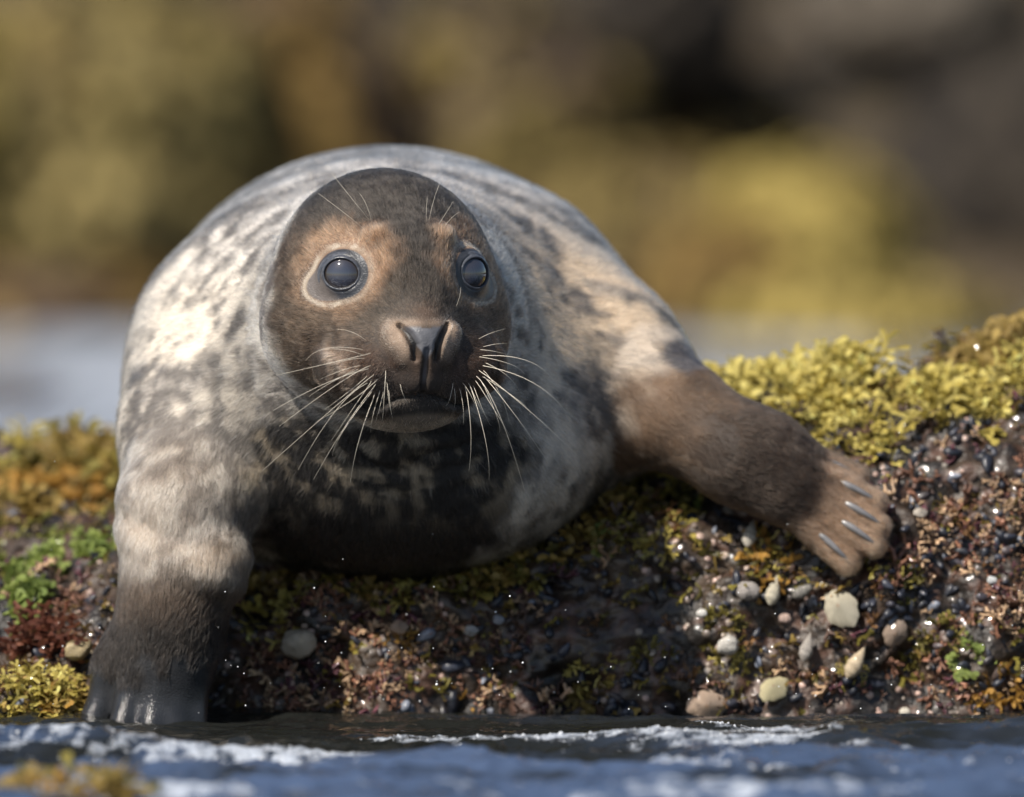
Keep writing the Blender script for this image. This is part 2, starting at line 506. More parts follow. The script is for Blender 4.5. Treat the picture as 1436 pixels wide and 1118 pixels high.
def pigment(p):
    """coat colour, bare-skin mask, hair length in metres"""
    q = to_head(p)
    n = len(p)
    # ---- body
    st = p * np.array([1.0, 0.45, 1.0])
    warp = np.stack([fbm(p, 9, 71), fbm(p, 9, 72), fbm(p, 9, 73)], 1) - 0.5
    big = fbm(st + warp * 0.05, 17, 3, 4, 0.6)
    fine = fbm(p + warp * 0.02, 75, 9, 3, 0.6)
    mid = fbm(p * np.array([1, .6, 1]) + warp * 0.03, 38, 29, 3, 0.6)
    dens = 0.50 + 0.0 * big
    dens = dens - 0.03 * blob(p, pix(270, 480, 0.35), 0.13)        # pale flank
    dens = dens + 0.22 * blob(p, pix(400, 320, 0.35), 0.09) + 0.10 * blob(p, pix(560, 215, 0.5), 0.14)
    dens = dens - 0.10 * blob(p, pix(800, 430, 0.35), 0.12)        # pale right shoulder
    dens = dens + 0.16 * blob(p, pix(790, 600, 0.27), 0.10)
    dens = dens + 0.22 * blob(p, pix(400, 640, 0.16), 0.11) + 0.26 * blob(p, pix(250, 690, 0.15), 0.10)
    # streaks run back along the lie of the coat
    rx_ = p[:, 0] + 0.122; rz_ = p[:, 2] - 0.29
    rd = p - HEAD_O; dist = np.linalg.norm(rd, axis=1)
    ang = np.stack([rd[:, 0] / (dist + .05), rd[:, 2] / (dist + .05), dist * 0.8 + rd[:, 1] * 0.4], 1)
    th = np.arctan2(np.abs(rx_), rz_); arc = th * 0.23
    across = p[:, 1] * 0.93 - arc * 0.37; along = arc * 0.93 + p[:, 1] * 0.37
    P2 = np.stack([across * 1.0, along * 0.33, np.sign(rx_) * 0.3 + 0 * across], 1) + warp * 0.05
    strk = fbm(P2, 31, 131, 4, 0.65)
    val = 0.40 * strk + 0.22 * big + 0.20 * mid + 0.18 * fine
    dark = sstep(val, 0.525 - 0.30 * (dens - 0.3), 0.585 - 0.30 * (dens - 0.3)) * (0.55 + 0.45 * sstep(fine, 0.35, 0.6))
    pale = mix3((0.56, 0.52, 0.47), (0.63, 0.555, 0.455), fbm(p, 12, 44))
    pale = mix3(pale, (0.50, 0.48, 0.465), sstep(p[:, 2], 0.40, 0.50) * 0.85)         # greyer along the back
    pale = mix3(pale, (0.62, 0.475, 0.33), np.clip(0.85 * blob(p, anchor(860, 470), 0.12) + 0.6 * blob(p, anchor(790, 400), 0.09), 0, 0.9))
    smud = sstep(0.72 * strk + 0.28 * big, 0.495 - 0.32 * (dens - 0.45), 0.575 - 0.32 * (dens - 0.45))
    front = sstep(-p[:, 1], -0.34, -0.20)
    smud = smud * (1 - 0.75 * front) + 0.55 * front * sstep(0.5 * mid + 0.3 * fine + 0.2 * big, 0.47, 0.58)
    s2 = fbm(P2 * np.array([1, 1.5, 1]) + warp * 0.015, 75, 151, 3, 0.6)
    lock = sstep(0.5 * s2 + 0.25 * fine + 0.25 * mid, 0.53 - 0.25 * (dens - 0.45), 0.60 - 0.25 * (dens - 0.45))
    col = mix3(pale, (0.235, 0.218, 0.204), smud * 0.85)
    col = mix3(col, (0.090, 0.082, 0.076), np.clip(dark * 0.35 + lock * (0.28 + 0.5 * smud), 0, 0.9))
    col = mix3(col, (0.20, 0.155, 0.12), 0.45 * blob(p, anchor(235, 690), 0.08))
    # black breast and throat, carried down the belly to paint in its shade
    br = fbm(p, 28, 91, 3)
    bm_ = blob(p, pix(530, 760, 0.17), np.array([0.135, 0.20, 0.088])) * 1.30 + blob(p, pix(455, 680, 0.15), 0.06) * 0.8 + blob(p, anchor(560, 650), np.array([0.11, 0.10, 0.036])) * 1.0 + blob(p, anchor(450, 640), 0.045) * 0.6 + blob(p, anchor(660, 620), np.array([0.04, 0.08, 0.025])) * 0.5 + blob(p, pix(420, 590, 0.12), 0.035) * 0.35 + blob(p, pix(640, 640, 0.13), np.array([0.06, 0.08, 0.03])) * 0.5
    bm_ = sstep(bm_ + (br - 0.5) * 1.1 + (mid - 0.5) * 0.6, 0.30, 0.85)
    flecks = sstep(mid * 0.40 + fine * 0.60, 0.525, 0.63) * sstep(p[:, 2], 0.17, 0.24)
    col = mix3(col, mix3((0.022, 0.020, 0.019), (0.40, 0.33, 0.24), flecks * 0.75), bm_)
    L = np.full(n, 0.013)
    # ---- right fore flipper
    t = seg_t(p, RE, RW)
    arm = (cone(p, RS, RE, 0.09, 0.075) < 0) | (cone(p, RE, RF_TIP[2], 0.07, 0.11) < 0)
    ta = np.clip(seg_t(p, RS, RE), -1, 2)
    wob = (fbm(p, 30, 51) - 0.5) + 0.35 * (fine - 0.5)
    amt = np.where(arm, sstep(ta + wob * 0.5, 0.62, 1.0), 0)
    brown = mix3((0.105, 0.064, 0.038), (0.030, 0.020, 0.0145), sstep(t + wob, 0.0, 1.0))
    tf = seg_t(p, RW, RF_TIP[2])
    brown = mix3(brown, (0.26, 0.165, 0.105), sstep(tf + wob * 0.5, 0.30, 0.95) * (0.12 + 0.88 * sstep(-np.minimum.reduce([cone(p, b_, t_, 0.0165, 0.0120) for b_, t_ in zip(RF_BASE, RF_TIP)]), -0.0045, -0.0015)))
    brown = brown * (0.75 + 0.5 * mid)[:, None]
    col = mix3(col, brown, amt)
    col = mix3(col, (0.62, 0.52, 0.42), 0.8 * np.where(arm, sstep(-np.abs(ta - 0.60 + wob * 0.3), -0.16, -0.04), 0))
    col = mix3(col, (0.05, 0.05, 0.058), 0.9 * sstep(blob(p, pix(955, 500, 0.28), np.array([0.022, 0.08, 0.02])) + wob * 0.4, 0.35, 0.6))
    # ---- left fore flipper
    larm = (p[:, 0] < -0.235) & (p[:, 1] < 0.30)
    h = p[:, 2] + wob * 0.03
    e_z = LE[2]
    amt = np.where(larm, sstep(-h, -(e_z - 0.025), -(e_z - 0.075)), 0)
    lb = mix3((0.050, 0.035, 0.025), (0.013, 0.0105, 0.009), sstep(-h, -0.13, -0.085)) * (0.7 + 0.6 * mid)[:, None]
    col = mix3(col, lb, amt)
    col = mix3(col, (0.46, 0.36, 0.27), 0.5 * blob(p, anchor(305, 785), np.array([0.03, 0.06, 0.018])) + 0.3 * blob(p, pix(190, 745, 0.13), np.array([0.03, 0.08, 0.03])))
    wet = np.where(larm, sstep(-(p[:, 2] + wob * 0.08), -0.070, -0.035), 0)
    col = mix3(col, np.array((0.022, 0.023, 0.026)) * (0.5 + fine)[:, None], wet)
    arms = larm | arm
    L = np.where(arms, 0.010, L)
    # ---- head
    v = q - np.array([0, -2.0, -0.5])
    r = np.sqrt((v * v).sum(1)) + 1e-6
    cosf = v[:, 1] / r
    up = v[:, 2] / r
    hn = (fbm(p, 45, 61) - 0.5)
    inhead = (r < 17.5) & (q[:, 1] > -7)
    face = np.where(inhead, sstep(cosf + hn * 0.25 + 0.42 * np.clip(up, 0, 1) - 0.16 * np.clip(-up, 0, 1), 0.0, 0.30), 0)
    rim = np.where(inhead, sstep(cosf + 0.5 * np.clip(up, 0, 1), -0.28, -0.08), 0)
    col = mix3(col, mix3((0.52, 0.46, 0.39), (0.13, 0.115, 0.105), sstep(mid * 0.6 + fine * 0.4, 0.48, 0.62)), rim * (1 - sstep(-up, 0.35, 0.75)))
    dk = mix3((0.088, 0.066, 0.049), (0.062, 0.053, 0.046), sstep(q[:, 2], 2, 8))
    dk = mix3(dk, (0.14, 0.094, 0.062), 0.8 * blob(q, (-8.5, 4, -2.5), 4.0) + 0.5 * blob(q, (8.5, 4, -2.5), 3.5))
    dk = mix3(dk, (0.15, 0.100, 0.066), 0.7 * blob(q, (-9.5, 0, 4.0), 3.0))
    dk = mix3(dk, (0.040, 0.036, 0.033), 0.8 * blob(q, (0.2, 7.0, 4.0), np.array([1.9, 9, 4.2])))
    hf = fbm(p, 160, 77, 2)
    dk = dk * 0.50 * (0.45 + 1.1 * hf)[:, None] * (0.7 + 0.6 * mid)[:, None]
    col = mix3(col, dk, face)
    qs = q.copy(); qs[:, 0] = np.abs(qs[:, 0])
    # tan round the eyes and on the brow spots
    for s in (-1, 1):
        b = bare_eye(q, s)
        ex, ey, en = eye_local(q, s)
        ring = sstep(-b, -2.05 - 0.5 * sstep(ey, -0.5, 1.0) - 1.2 * hn, -1.15)
        ring = ring * (0.55 + 0.45 * sstep(ey - 0.5 * ex * 1.0, -1.5, 1.0))
        col = mix3(col, np.array((0.33, 0.185, 0.105)) * (0.5 + 1.0 * hf)[:, None], ring * 0.85 * (en > -2))
        col = mix3(col, (0.66, 0.55, 0.43), (0.35 + 0.6 * sstep(fbm(p, 70, 19, 2) + 0.10 * ex, 0.38, 0.60)) * sstep(-np.abs(b - 1.16 + hn * .25), -0.22, -0.02) * (en > -2))
    col = mix3(col, (0.34, 0.20, 0.12), 0.8 * blob(qs, (3.1, 7.0, 6.1), 0.95))
    # muzzle
    muz = blob(qs, (4.2, 10.5, -6.0), np.array([3.2, 4, 2.4]))
    col = mix3(col, np.array((0.092, 0.051, 0.034)) * (0.4 + 1.2 * hf)[:, None], 0.85 * muz)
    edge = np.exp(-((q[:, 0] + 7.2 + 0.5 * (q[:, 2] + 6)) / 0.55) ** 2) * sstep(-np.abs(q[:, 2] + 6.2), -2.6, -1.5) * (q[:, 1] > 3)
    col = mix3(col, (0.42, 0.30, 0.22), 0.6 * edge)
    col = mix3(col, (0.075, 0.058, 0.050), 0.8 * blob(qs, (2.6, 11, -7.6), np.array([1.9, 4, 1.0])))
    # nose
    ala = 1.2 * blob(qs, (2.75, 11.6, -2.9), np.array([0.8, 3, 1.1])) + 0.9 * blob(qs, (1.9, 11.9, -4.3), np.array([0.6, 2, 0.9])) + 0.7 * blob(qs, (1.0, 11.6, -1.85), np.array([1.3, 2.5, 0.42]))
    col = mix3(col, (0.62, 0.45, 0.33), np.clip(ala * 1.2, 0, 1) * 0.9)
    col = mix3(col, (0.22, 0.13, 0.085), 0.6 * blob(q, (0.1, 11, -1.0), np.array([1.4, 3, 0.9])))
    # chin: dark lip, pale rim below, shade under the whisker pads painted black
    chin = (q[:, 1] > 1) * sstep(-q[:, 2], 8.3, 8.8)
    ch_col = mix3((0.055, 0.045, 0.037), (0.40, 0.32, 0.24), sstep(-q[:, 2] + hn * 1.5, 10.0, 10.9))
    ch_col = mix3(ch_col, (0.016, 0.014, 0.013), np.exp(-((qs[:, 0] - 4.3) / 1.8) ** 2) * sstep(q[:, 2], -10.8, -9.6))
    col = mix3(col, ch_col, chin * sstep(-qs[:, 0], -8.0, -5.5) * sstep(q[:, 2], -12.6, -11.6))
    col = mix3(col, (0.20, 0.125, 0.085), 0.75 * blob(qs, (0.75, 12, -5.6), np.array([0.55, 3, 1.2])))
    ns = nose_skin(q)
    skincol = mix3((0.120, 0.122, 0.135), (0.06, 0.045, 0.040), sstep(-q[:, 2], 4.3, 5.4) * 0.8)
    col = mix3(col, skincol * (0.75 + 0.5 * hf)[:, None], ns)
    sl = slit(q)
    col = mix3(col, (0.006, 0.005, 0.005), sl)
    skin = np.maximum(ns, sl)
    for s in (-1, 1):
        b = bare_eye(q, s)
        ex, ey, en = eye_local(q, s)
        m = sstep(-b, -1.04, -0.96)
        c = mix3((0.035, 0.038, 0.046), (0.125, 0.108, 0.10), sstep(ex - 0.8 * ey, 1.6, 2.8))
        c = c * (0.6 + 0.8 * fbm(p, 130, 35, 2))[:, None]
        col = mix3(col, c, m)
        skin = np.maximum(skin, m)
    skin = np.maximum(skin, wet)
    L = np.where(inhead, 0.0085, L)
    dn = np.sqrt(((q - np.array([0, 12.3, -4.5])) ** 2).sum(1))
    L = np.where(inhead, 0.0022 + 0.0058 * sstep(dn, 1.5, 9.5), L)
    for s in (-1, 1):
        b = bare_eye(q, s)
        L = np.where(inhead, L * (0.35 + 0.65 * sstep(b, 1.0, 1.9)), L)
    # ear hole
    return np.clip(col, 0.003, 0.9), np.clip(skin, 0, 1), L, wet

def flow(p):
    """direction in which the coat lies"""
    q = to_head(p)
    f = p - NOSE_W
    f = f / (np.linalg.norm(f, axis=1)[:, None] + 1e-6)
    r = np.sqrt(((q - np.array([0, -2, -.5])) ** 2).sum(1))
    wh = sstep(-r, -19, -13)
    body = (p - HEAD_O); body = body / (np.linalg.norm(body, axis=1)[:, None] + 1e-6)
    body = body * 0.8 + np.array([0, 0.35, -0.25])
    d = body * (1 - wh)[:, None] + f * wh[:, None]
    wr = sstep(-cone(p, RS, RF_TIP[2], 0.06, 0.10), -0.03, 0.02)
    dr = RF_TIP[2] - RE; dr = dr / np.linalg.norm(dr)
    d = d * (1 - wr)[:, None] + dr * wr[:, None]
    wl = sstep(-cone(p, LE, LF_TIP[2], 0.08, 0.10), -0.03, 0.02) * (1 - wh)
    dl = LF_TIP[2] - LE; dl = dl / np.linalg.norm(dl)
    d = d * (1 - wl)[:, None] + dl * wl[:, None]
    return d

def make_fur_mat():
    m, nt, bs, out = new_mat('seal_fur')
    nt.nodes.remove(bs)
    h = nt.nodes.new('ShaderNodeBsdfHairPrincipled')
    h.model = 'CHIANG'
    h.parametrization = 'COLOR'
    a = nt.nodes.new('ShaderNodeAttribute'); a.attribute_name = 'pigment'
    nt.links.new(a.outputs['Color'], h.inputs['Color'])
    setin(h, Roughness=0.42, Radial_Roughness=0.55, Coat=0.0, IOR=1.38)
    h.inputs['Random Roughness'].default_value = 0.25
    nt.links.new(h.outputs[0], out.inputs[0])
    return m

def grow_fur(me, co, n_head, n_body, n_arm, mat, parent):
    me.calc_loop_triangles()
    tri = np.zeros(len(me.loop_triangles) * 3, np.int32); me.loop_triangles.foreach_get('vertices', tri)
    tri = tri.reshape(-1, 3)
    A, B, C = co[tri[:, 0]], co[tri[:, 1]], co[tri[:, 2]]
    cr = np.cross(B - A, C - A)
    area = np.linalg.norm(cr, axis=1) * 0.5
    nrm = cr / (2 * area[:, None] + 1e-12)
    cen = (A + B + C) / 3
    vd = np.array([0, CAM_Y, CAM_H]) - cen
    vd /= np.linalg.norm(vd, axis=1)[:, None]
    seen = (nrm * vd).sum(1) > -0.45
    qh = to_head(cen)
    hd = (((qh - np.array([0, -1, -1])) / 14.5) ** 2).sum(1) < 1
    ar = (cone(cen, RS, RF_TIP[2], 0.06, 0.09) < 0) | (cone(cen, LE, LF_TIP[2], 0.085, 0.10) < 0)
    ok = seen & (cen[:, 1] < 1.0) & (cen[:, 2] > 0.012)
    pts, nn = [], []
    for sel, n in ((ok & hd, n_head), (ok & ar & ~hd, n_arm), (ok & ~ar & ~hd, n_body)):
        w = area * sel
        ids = RNG.choice(len(tri), n, p=w / w.sum())
        r1 = np.sqrt(RNG.random(n)); r2 = RNG.random(n)
        b = np.stack([1 - r1, r1 * (1 - r2), r1 * r2], 1)
        pts.append((co[tri[ids]] * b[:, :, None]).sum(1))
        nn.append(nrm[ids])
    P = np.concatenate(pts); N = np.concatenate(nn)
    # smooth normals from the distance field
    g = sdf_grad(seal_sdf, P, 1.5e-3); N = g / (np.linalg.norm(g, axis=1)[:, None] + 1e-9)
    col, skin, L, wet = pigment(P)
    keep = RNG.random(len(P)) > skin * 1.6
    P, N, col, L = P[keep], N[keep], col[keep], L[keep]
    n = len(P)
    d = flow(P)
    jit = RNG.normal(size=(n, 3)) * 0.16 + (np.stack([fbm(P, 140, 5, 2), fbm(P, 140, 6, 2), fbm(P, 140, 7, 2)], 1) - 0.5) * 1.1
    d = d + jit
    T = d - (d * N).sum(1)[:, None] * N
    T /= np.linalg.norm(T, axis=1)[:, None] + 1e-9
    L = L * RNG.uniform(0.65, 1.2, n)
    lift = RNG.uniform(0.20, 0.56, n)[:, None]
    K = 4
    pos = np.zeros((n, K, 3), np.float32)
    for k in range(K):
        t = k / (K - 1)
        pos[:, k] = P - N * 0.0004 + (T * t + N * lift * (t - 0.55 * t * t)) * L[:, None]
    hc = bpy.data.hair_curves.new('fur')
    hc.add_curves([K] * n)
    hc.position_data.foreach_set('vector', pos.ravel())
    rad = hc.attributes.new('radius', 'FLOAT', 'POINT')
    base = np.where(L < 0.0075, 0.00017, 0.00021)
    rr = base[:, None] * np.array([1.0, 0.9, 0.65, 0.15])[None]
    rad.data.foreach_set('value', rr.astype(np.float32).ravel())
    c4 = np.ones((n, 4), np.float32)
    v = np.exp(RNG.normal(-0.04, 0.34, n)).clip(0.4, 2.4)[:, None]
    light = (RNG.random(n) < 0.09)[:, None]
    q = to_head(P); hd = (np.abs(q) < 16).all(1)
    fl = flow(P); lock = P - fl * ((P * fl).sum(1) * 0.55)[:, None]
    grain = np.where(hd, noise(P, 620, 15) * 0.7 + 0.3 * noise(P, 1300, 16), noise(lock, 300, 17) * 0.6 + 0.4 * noise(lock, 620, 18))
    cc = col * v * np.where(hd, 0.28 + 1.6 * grain, 0.62 + 0.85 * grain)[:, None]
    cc = np.where(light, cc * 0.4 + 0.6 * np.array([0.42, 0.34, 0.27]) * np.clip(col.mean(1, keepdims=True) * 5, 0.25, 1), cc)
    c4[:, :3] = np.clip(cc, 0.002, 0.9)
    at = hc.attributes.new('pigment', 'FLOAT_COLOR', 'CURVE')
    at.data.foreach_set('color', c4.ravel())
    hc.materials.append(mat)
    o = bpy.data.objects.new('fur', hc)
    COL.objects.link(o)
    o.parent = parent
    o['kind'] = 'stuff'
    return o

def make_skin_mat():
    m, nt, b, out = new_mat('seal_skin')
    a = nt.nodes.new('ShaderNodeAttribute'); a.attribute_name = 'pigment'
    s = nt.nodes.new('ShaderNodeAttribute'); s.attribute_name = 'bare'
    nt.links.new(a.outputs['Color'], b.inputs['Base Color'])
    mr = nt.nodes.new('ShaderNodeMapRange')
    nt.links.new(s.outputs['Fac'], mr.inputs[0])
    mr.inputs[3].default_value = 0.75; mr.inputs[4].default_value = 0.15
    nt.links.new(mr.outputs[0], b.inputs['Roughness'])
    tc = nt.nodes.new('ShaderNodeTexCoord')
    nz = nt.nodes.new('ShaderNodeTexNoise'); nz.inputs['Scale'].default_value = 650; nz.inputs['Detail'].default_value = 3
    nt.links.new(tc.outputs['Object'], nz.inputs['Vector'])
    bp = nt.nodes.new('ShaderNodeBump'); bp.inputs['Strength'].default_value = 0.5; bp.inputs['Distance'].default_value = 0.0012
    nt.links.new(nz.outputs[0], bp.inputs['Height'])
    nt.links.new(bp.outputs[0], b.inputs['Normal'])
    return m

def raycast(us, vs):
    """points where the rays through photograph pixels meet the seal"""
    cp, sp = math.cos(PITCH), math.sin(PITCH)
    us = np.asarray(us, float); vs = np.asarray(vs, float)
    a, b = (us - W_PX / 2) / FPX, (H_PX / 2 - vs) / FPX
    d = np.stack([a, cp + b * sp, -sp + b * cp], 1)
    d /= np.linalg.norm(d, axis=1)[:, None]
    t = np.full(len(us), 7.75)
    for _ in range(90):
        t = t + np.clip(seal_sdf(np.array([0, CAM_Y, CAM_H]) + d * t[:, None]) * 0.7, -0.01, 0.05)
    return np.array([0, CAM_Y, CAM_H]) + d * t[:, None]

def tube(path, radii, sides=6):
    path = np.asarray(path, float); n = len(path)
    V, prev = [], np.array([0.3, 0.2, 1.0])
    for i in range(n):
        tdir = path[min(i + 1, n - 1)] - path[max(i - 1, 0)]
        tdir /= np.linalg.norm(tdir) + 1e-12
        x = np.cross(tdir, prev); x /= np.linalg.norm(x) + 1e-12
        y = np.cross(tdir, x)
        for k in range(sides):
            a = 2 * math.pi * k / sides
            V.append(path[i] + radii[i] * (math.cos(a) * x + math.sin(a) * y))
    F = []
    for i in range(n - 1):
        for k in range(sides):
            a, b = i * sides + k, i * sides + (k + 1) % sides
            F.append((a, b, b + sides, a + sides))
    return np.array(V), np.array(F)

WHISKERS = [  # photograph pixels relative to a crop: root, middle, tip (scale 2.282, origin 350, 210)
    (395, 650, 270, 680, 85, 722), (390, 700, 250, 745, 75, 835), (400, 720, 300, 800, 40, 1028), (385, 745, 280, 830, 155, 1025),
    (410, 745, 310, 880, 205, 1055), (400, 765, 300, 900, 265, 980), (405, 775, 350, 930, 323, 1065), (420, 765, 395, 850, 388, 905),
    (437, 700, 430, 800, 425, 870), (445, 765, 450, 820, 458, 860), (378, 615, 330, 585, 280, 575), (372, 642, 250, 635, 180, 675),
    (482, 748, 490, 780, 505, 810), (392, 690, 290, 745, 95, 885), (375, 668, 320, 672, 262, 690), (355, 700, 270, 740, 190, 790),
    (415, 730, 330, 800, 215, 870), (430, 770, 415, 830, 402, 875), (370, 660, 300, 640, 240, 640), (440, 740, 445, 800, 455, 845),
    (395, 735, 330, 830, 262, 930), (360, 690, 300, 705, 225, 735), (382, 720, 310, 780, 235, 835),
    (740, 660, 900, 680, 985, 765), (740, 690, 930, 760, 1040, 890), (730, 702, 900, 840, 1055, 985), (725, 722, 800, 850, 880, 1090),
    (720, 732, 800, 860, 832, 915), (740, 722, 870, 810, 895, 850), (700, 742, 735, 820, 760, 858), (745, 632, 790, 622, 825, 622),
    (732, 607, 770, 588, 820, 573), (730, 662, 830, 685, 880, 718), (690, 752, 708, 900, 702, 1028), (705, 752, 755, 930, 766, 1058),
    (652, 742, 640, 800, 625, 820), (680, 742, 715, 800, 730, 850), (748, 722, 850, 850, 958, 1005), (745, 702, 800, 780, 830, 870),
    (655, 760, 658, 800, 655, 825), (672, 760, 684, 830, 683, 880), (735, 640, 780, 645, 822, 655), (750, 680, 820, 720, 862, 770),
    (740, 735, 790, 850, 800, 905), (715, 750, 745, 830, 770, 880),
    (387, 230, 330, 160, 262, 75), (364, 252, 300, 200, 220, 140), (392, 235, 375, 180, 352, 140),
    (574, 230, 590, 160, 612, 100), (602, 245, 630, 200, 652, 165), (622, 247, 650, 215, 672, 200), (568, 232, 566, 190, 570, 150),
    (660, 505, 672, 470, 676, 440)]

def build_seal():
    root = bpy.data.objects.new('grey_seal', None)
    COL.objects.link(root)
    root.empty_display_size = 0.2
    tag(root, 'spotted grey seal with dark brown face hauled out on the weedy rock', 'seal')
    me, co = build_body()
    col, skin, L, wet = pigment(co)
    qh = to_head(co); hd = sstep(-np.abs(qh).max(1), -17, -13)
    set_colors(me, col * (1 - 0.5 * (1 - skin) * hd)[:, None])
    at = me.attributes.new('bare', 'FLOAT', 'POINT'); at.data.foreach_set('value', np.maximum(skin * 0.62, wet).astype(np.float32))
    me.materials.append(make_skin_mat())
    body = bpy.data.objects.new('body', me); COL.objects.link(body); body.parent = root
    if FUR:
        grow_fur(me, co, *FUR, make_fur_mat(), root)
    # eyes
    em, nt, b, out = new_mat('seal_eye')
    tc = nt.nodes.new('ShaderNodeTexCoord')
    sx = nt.nodes.new('ShaderNodeSeparateXYZ'); nt.links.new(tc.outputs['Object'], sx.inputs[0])
    rp = nt.nodes.new('ShaderNodeValToRGB')
    mr = nt.nodes.new('ShaderNodeMapRange'); mr.inputs[1].default_value = 0.016; mr.inputs[2].default_value = 0.026
    nt.links.new(sx.outputs['Z'], mr.inputs[0]); nt.links.new(mr.outputs[0], rp.inputs[0])
    rp.color_ramp.elements[0].color = (0.02, 0.016, 0.014, 1)
    rp.color_ramp.elements[1].color = (0.034, 0.037, 0.052, 1); rp.color_ramp.elements[1].position = 0.75
    e2 = rp.color_ramp.elements.new(0.35); e2.color = (0.030, 0.024, 0.022, 1)
    nt.links.new(rp.outputs[0], b.inputs['Base Color'])
    setin(b, Roughness=0.03, IOR=1.6, Coat_Weight=1.0, Coat_Roughness=0.015, Coat_IOR=1.6)
    lm, nt, b, out = new_mat('eyelid_skin')
    nz = nt.nodes.new('ShaderNodeTexNoise'); nz.inputs['Scale'].default_value = 420; nz.inputs['Detail'].default_value = 4
    tc = nt.nodes.new('ShaderNodeTexCoord'); nt.links.new(tc.outputs['Object'], nz.inputs['Vector'])
    rp = nt.nodes.new('ShaderNodeValToRGB'); nt.links.new(nz.outputs[0], rp.inputs[0])
    rp.color_ramp.elements[0].color = (0.045, 0.049, 0.060, 1); rp.color_ramp.elements[0].position = 0.35
    rp.color_ramp.elements[1].color = (0.085, 0.092, 0.110, 1); rp.color_ramp.elements[1].position = 0.7
    nt.links.new(rp.outputs[0], b.inputs['Base Color'])
    bp = nt.nodes.new('ShaderNodeBump'); bp.inputs['Strength'].default_value = 0.6; bp.inputs['Distance'].default_value = 0.0006
    nt.links.new(nz.outputs[0], bp.inputs['Height']); nt.links.new(bp.outputs[0], b.inputs['Normal'])
    setin(b, Roughness=0.28)
    for s in (-1, 1):
        bm = bmesh.new()
        bmesh.ops.create_uvsphere(bm, u_segments=64, v_segments=48, radius=EYE_R / 100)
        e = bpy.data.meshes.new('eye'); bm.to_mesh(e); bm.free()
        e.materials.append(em)
        e.polygons.foreach_set('use_smooth', np.ones(len(e.polygons), bool))
        eo = bpy.data.objects.new('eye', e); COL.objects.link(eo); eo.parent = root
        eo.location = from_head(EYE_C[s])
        nw = EYE_N[s] @ HEAD_M
        eo.rotation_euler = Vector(nw).to_track_quat('Z', 'Y').to_euler()
        build_lid(s, lm, root)
    # whiskers
    wm, nt, b, out = new_mat('whisker')
    setin(b, Base_Color=(0.72, 0.66, 0.55, 1), Roughness=0.35)
    W = np.array(WHISKERS, float)
    W[:, 0::2] = 350 + W[:, 0::2] / 2.282; W[:, 1::2] = 210 + W[:, 1::2] / 2.282
    roots = raycast(W[:, 0], W[:, 1])
    for i, w in enumerate(W):
        r = roots[i]
        ln = math.hypot(w[4] - w[0], w[5] - w[1]) * 0.00066
        side = -1 if w[0] < 597 else 1
        back = (0.25 + 0.35 * random.random()) * ln
        if i >= len(W) - 8: back = -0.15 * ln
        m_ = pix(w[2], w[3], r[1] - 0.02 * (ln / 0.1) + back * 0.15)
        t_ = pix(w[4], w[5], r[1] + back * 0.5)
        # quadratic through root, middle, tip
        c_ = 2 * m_ - 0.5 * (r + t_)
        tt = np.linspace(0, 1, 13)[:, None]
        path = (1 - tt) ** 2 * r + 2 * tt * (1 - tt) * c_ + tt ** 2 * t_
        path[0] -= (HEAD_B * 0.003)
        thick = (0.00027 if i < len(W) - 8 else 0.00024) * min(1.0, 0.6 + ln * 4)
        rad = thick * np.interp(np.linspace(0, 1, 13), [0, 0.3, 1], [1.0, 0.9, 0.38])
        V, F = tube(path, rad, 5)
        mesh_obj('whisker', V, F, wm, root)
    # claws
    cm, nt, b, out = new_mat('claw_horn')
    nz = nt.nodes.new('ShaderNodeTexNoise'); nz.inputs['Scale'].default_value = 90
    tc = nt.nodes.new('ShaderNodeTexCoord'); nt.links.new(tc.outputs['Object'], nz.inputs['Vector'])
    rp = nt.nodes.new('ShaderNodeValToRGB'); nt.links.new(nz.outputs[0], rp.inputs[0])
    rp.color_ramp.elements[0].color = (0.07, 0.072, 0.080, 1); rp.color_ramp.elements[1].color = (0.24, 0.235, 0.24, 1)
    nt.links.new(rp.outputs[0], b.inputs['Base Color'])
    setin(b, Roughness=0.22)
    for base, tip, lift in ((RF_BASE, RF_TIP, np.array([-0.25, -1.0, 0.45])), (LF_BASE, LF_TIP, np.array([0.0, -1.0, 0.15]))):
        lift = lift / np.linalg.norm(lift)
        rr = 0.0120 if base is RF_BASE else 0.0125
        for bb, tp in zip(base, tip):
            d = (tp - bb) / np.linalg.norm(tp - bb)
            tt = np.linspace(0, 1, 9)[:, None]
            st = tp - d * 0.030 + lift * (rr + 0.0015)
            path = st + d * tt * 0.046 + lift * (0.006 * np.sin(tt * 2.2) - 0.014 * tt ** 2)
            rad = 0.0034 * np.interp(np.linspace(0, 1, 9), [0, 0.2, 0.6, 1], [0.7, 1.0, 0.72, 0.10])
            V, F = tube(path, rad, 8)
            mesh_obj('claw', V, F, cm, root)
    return root
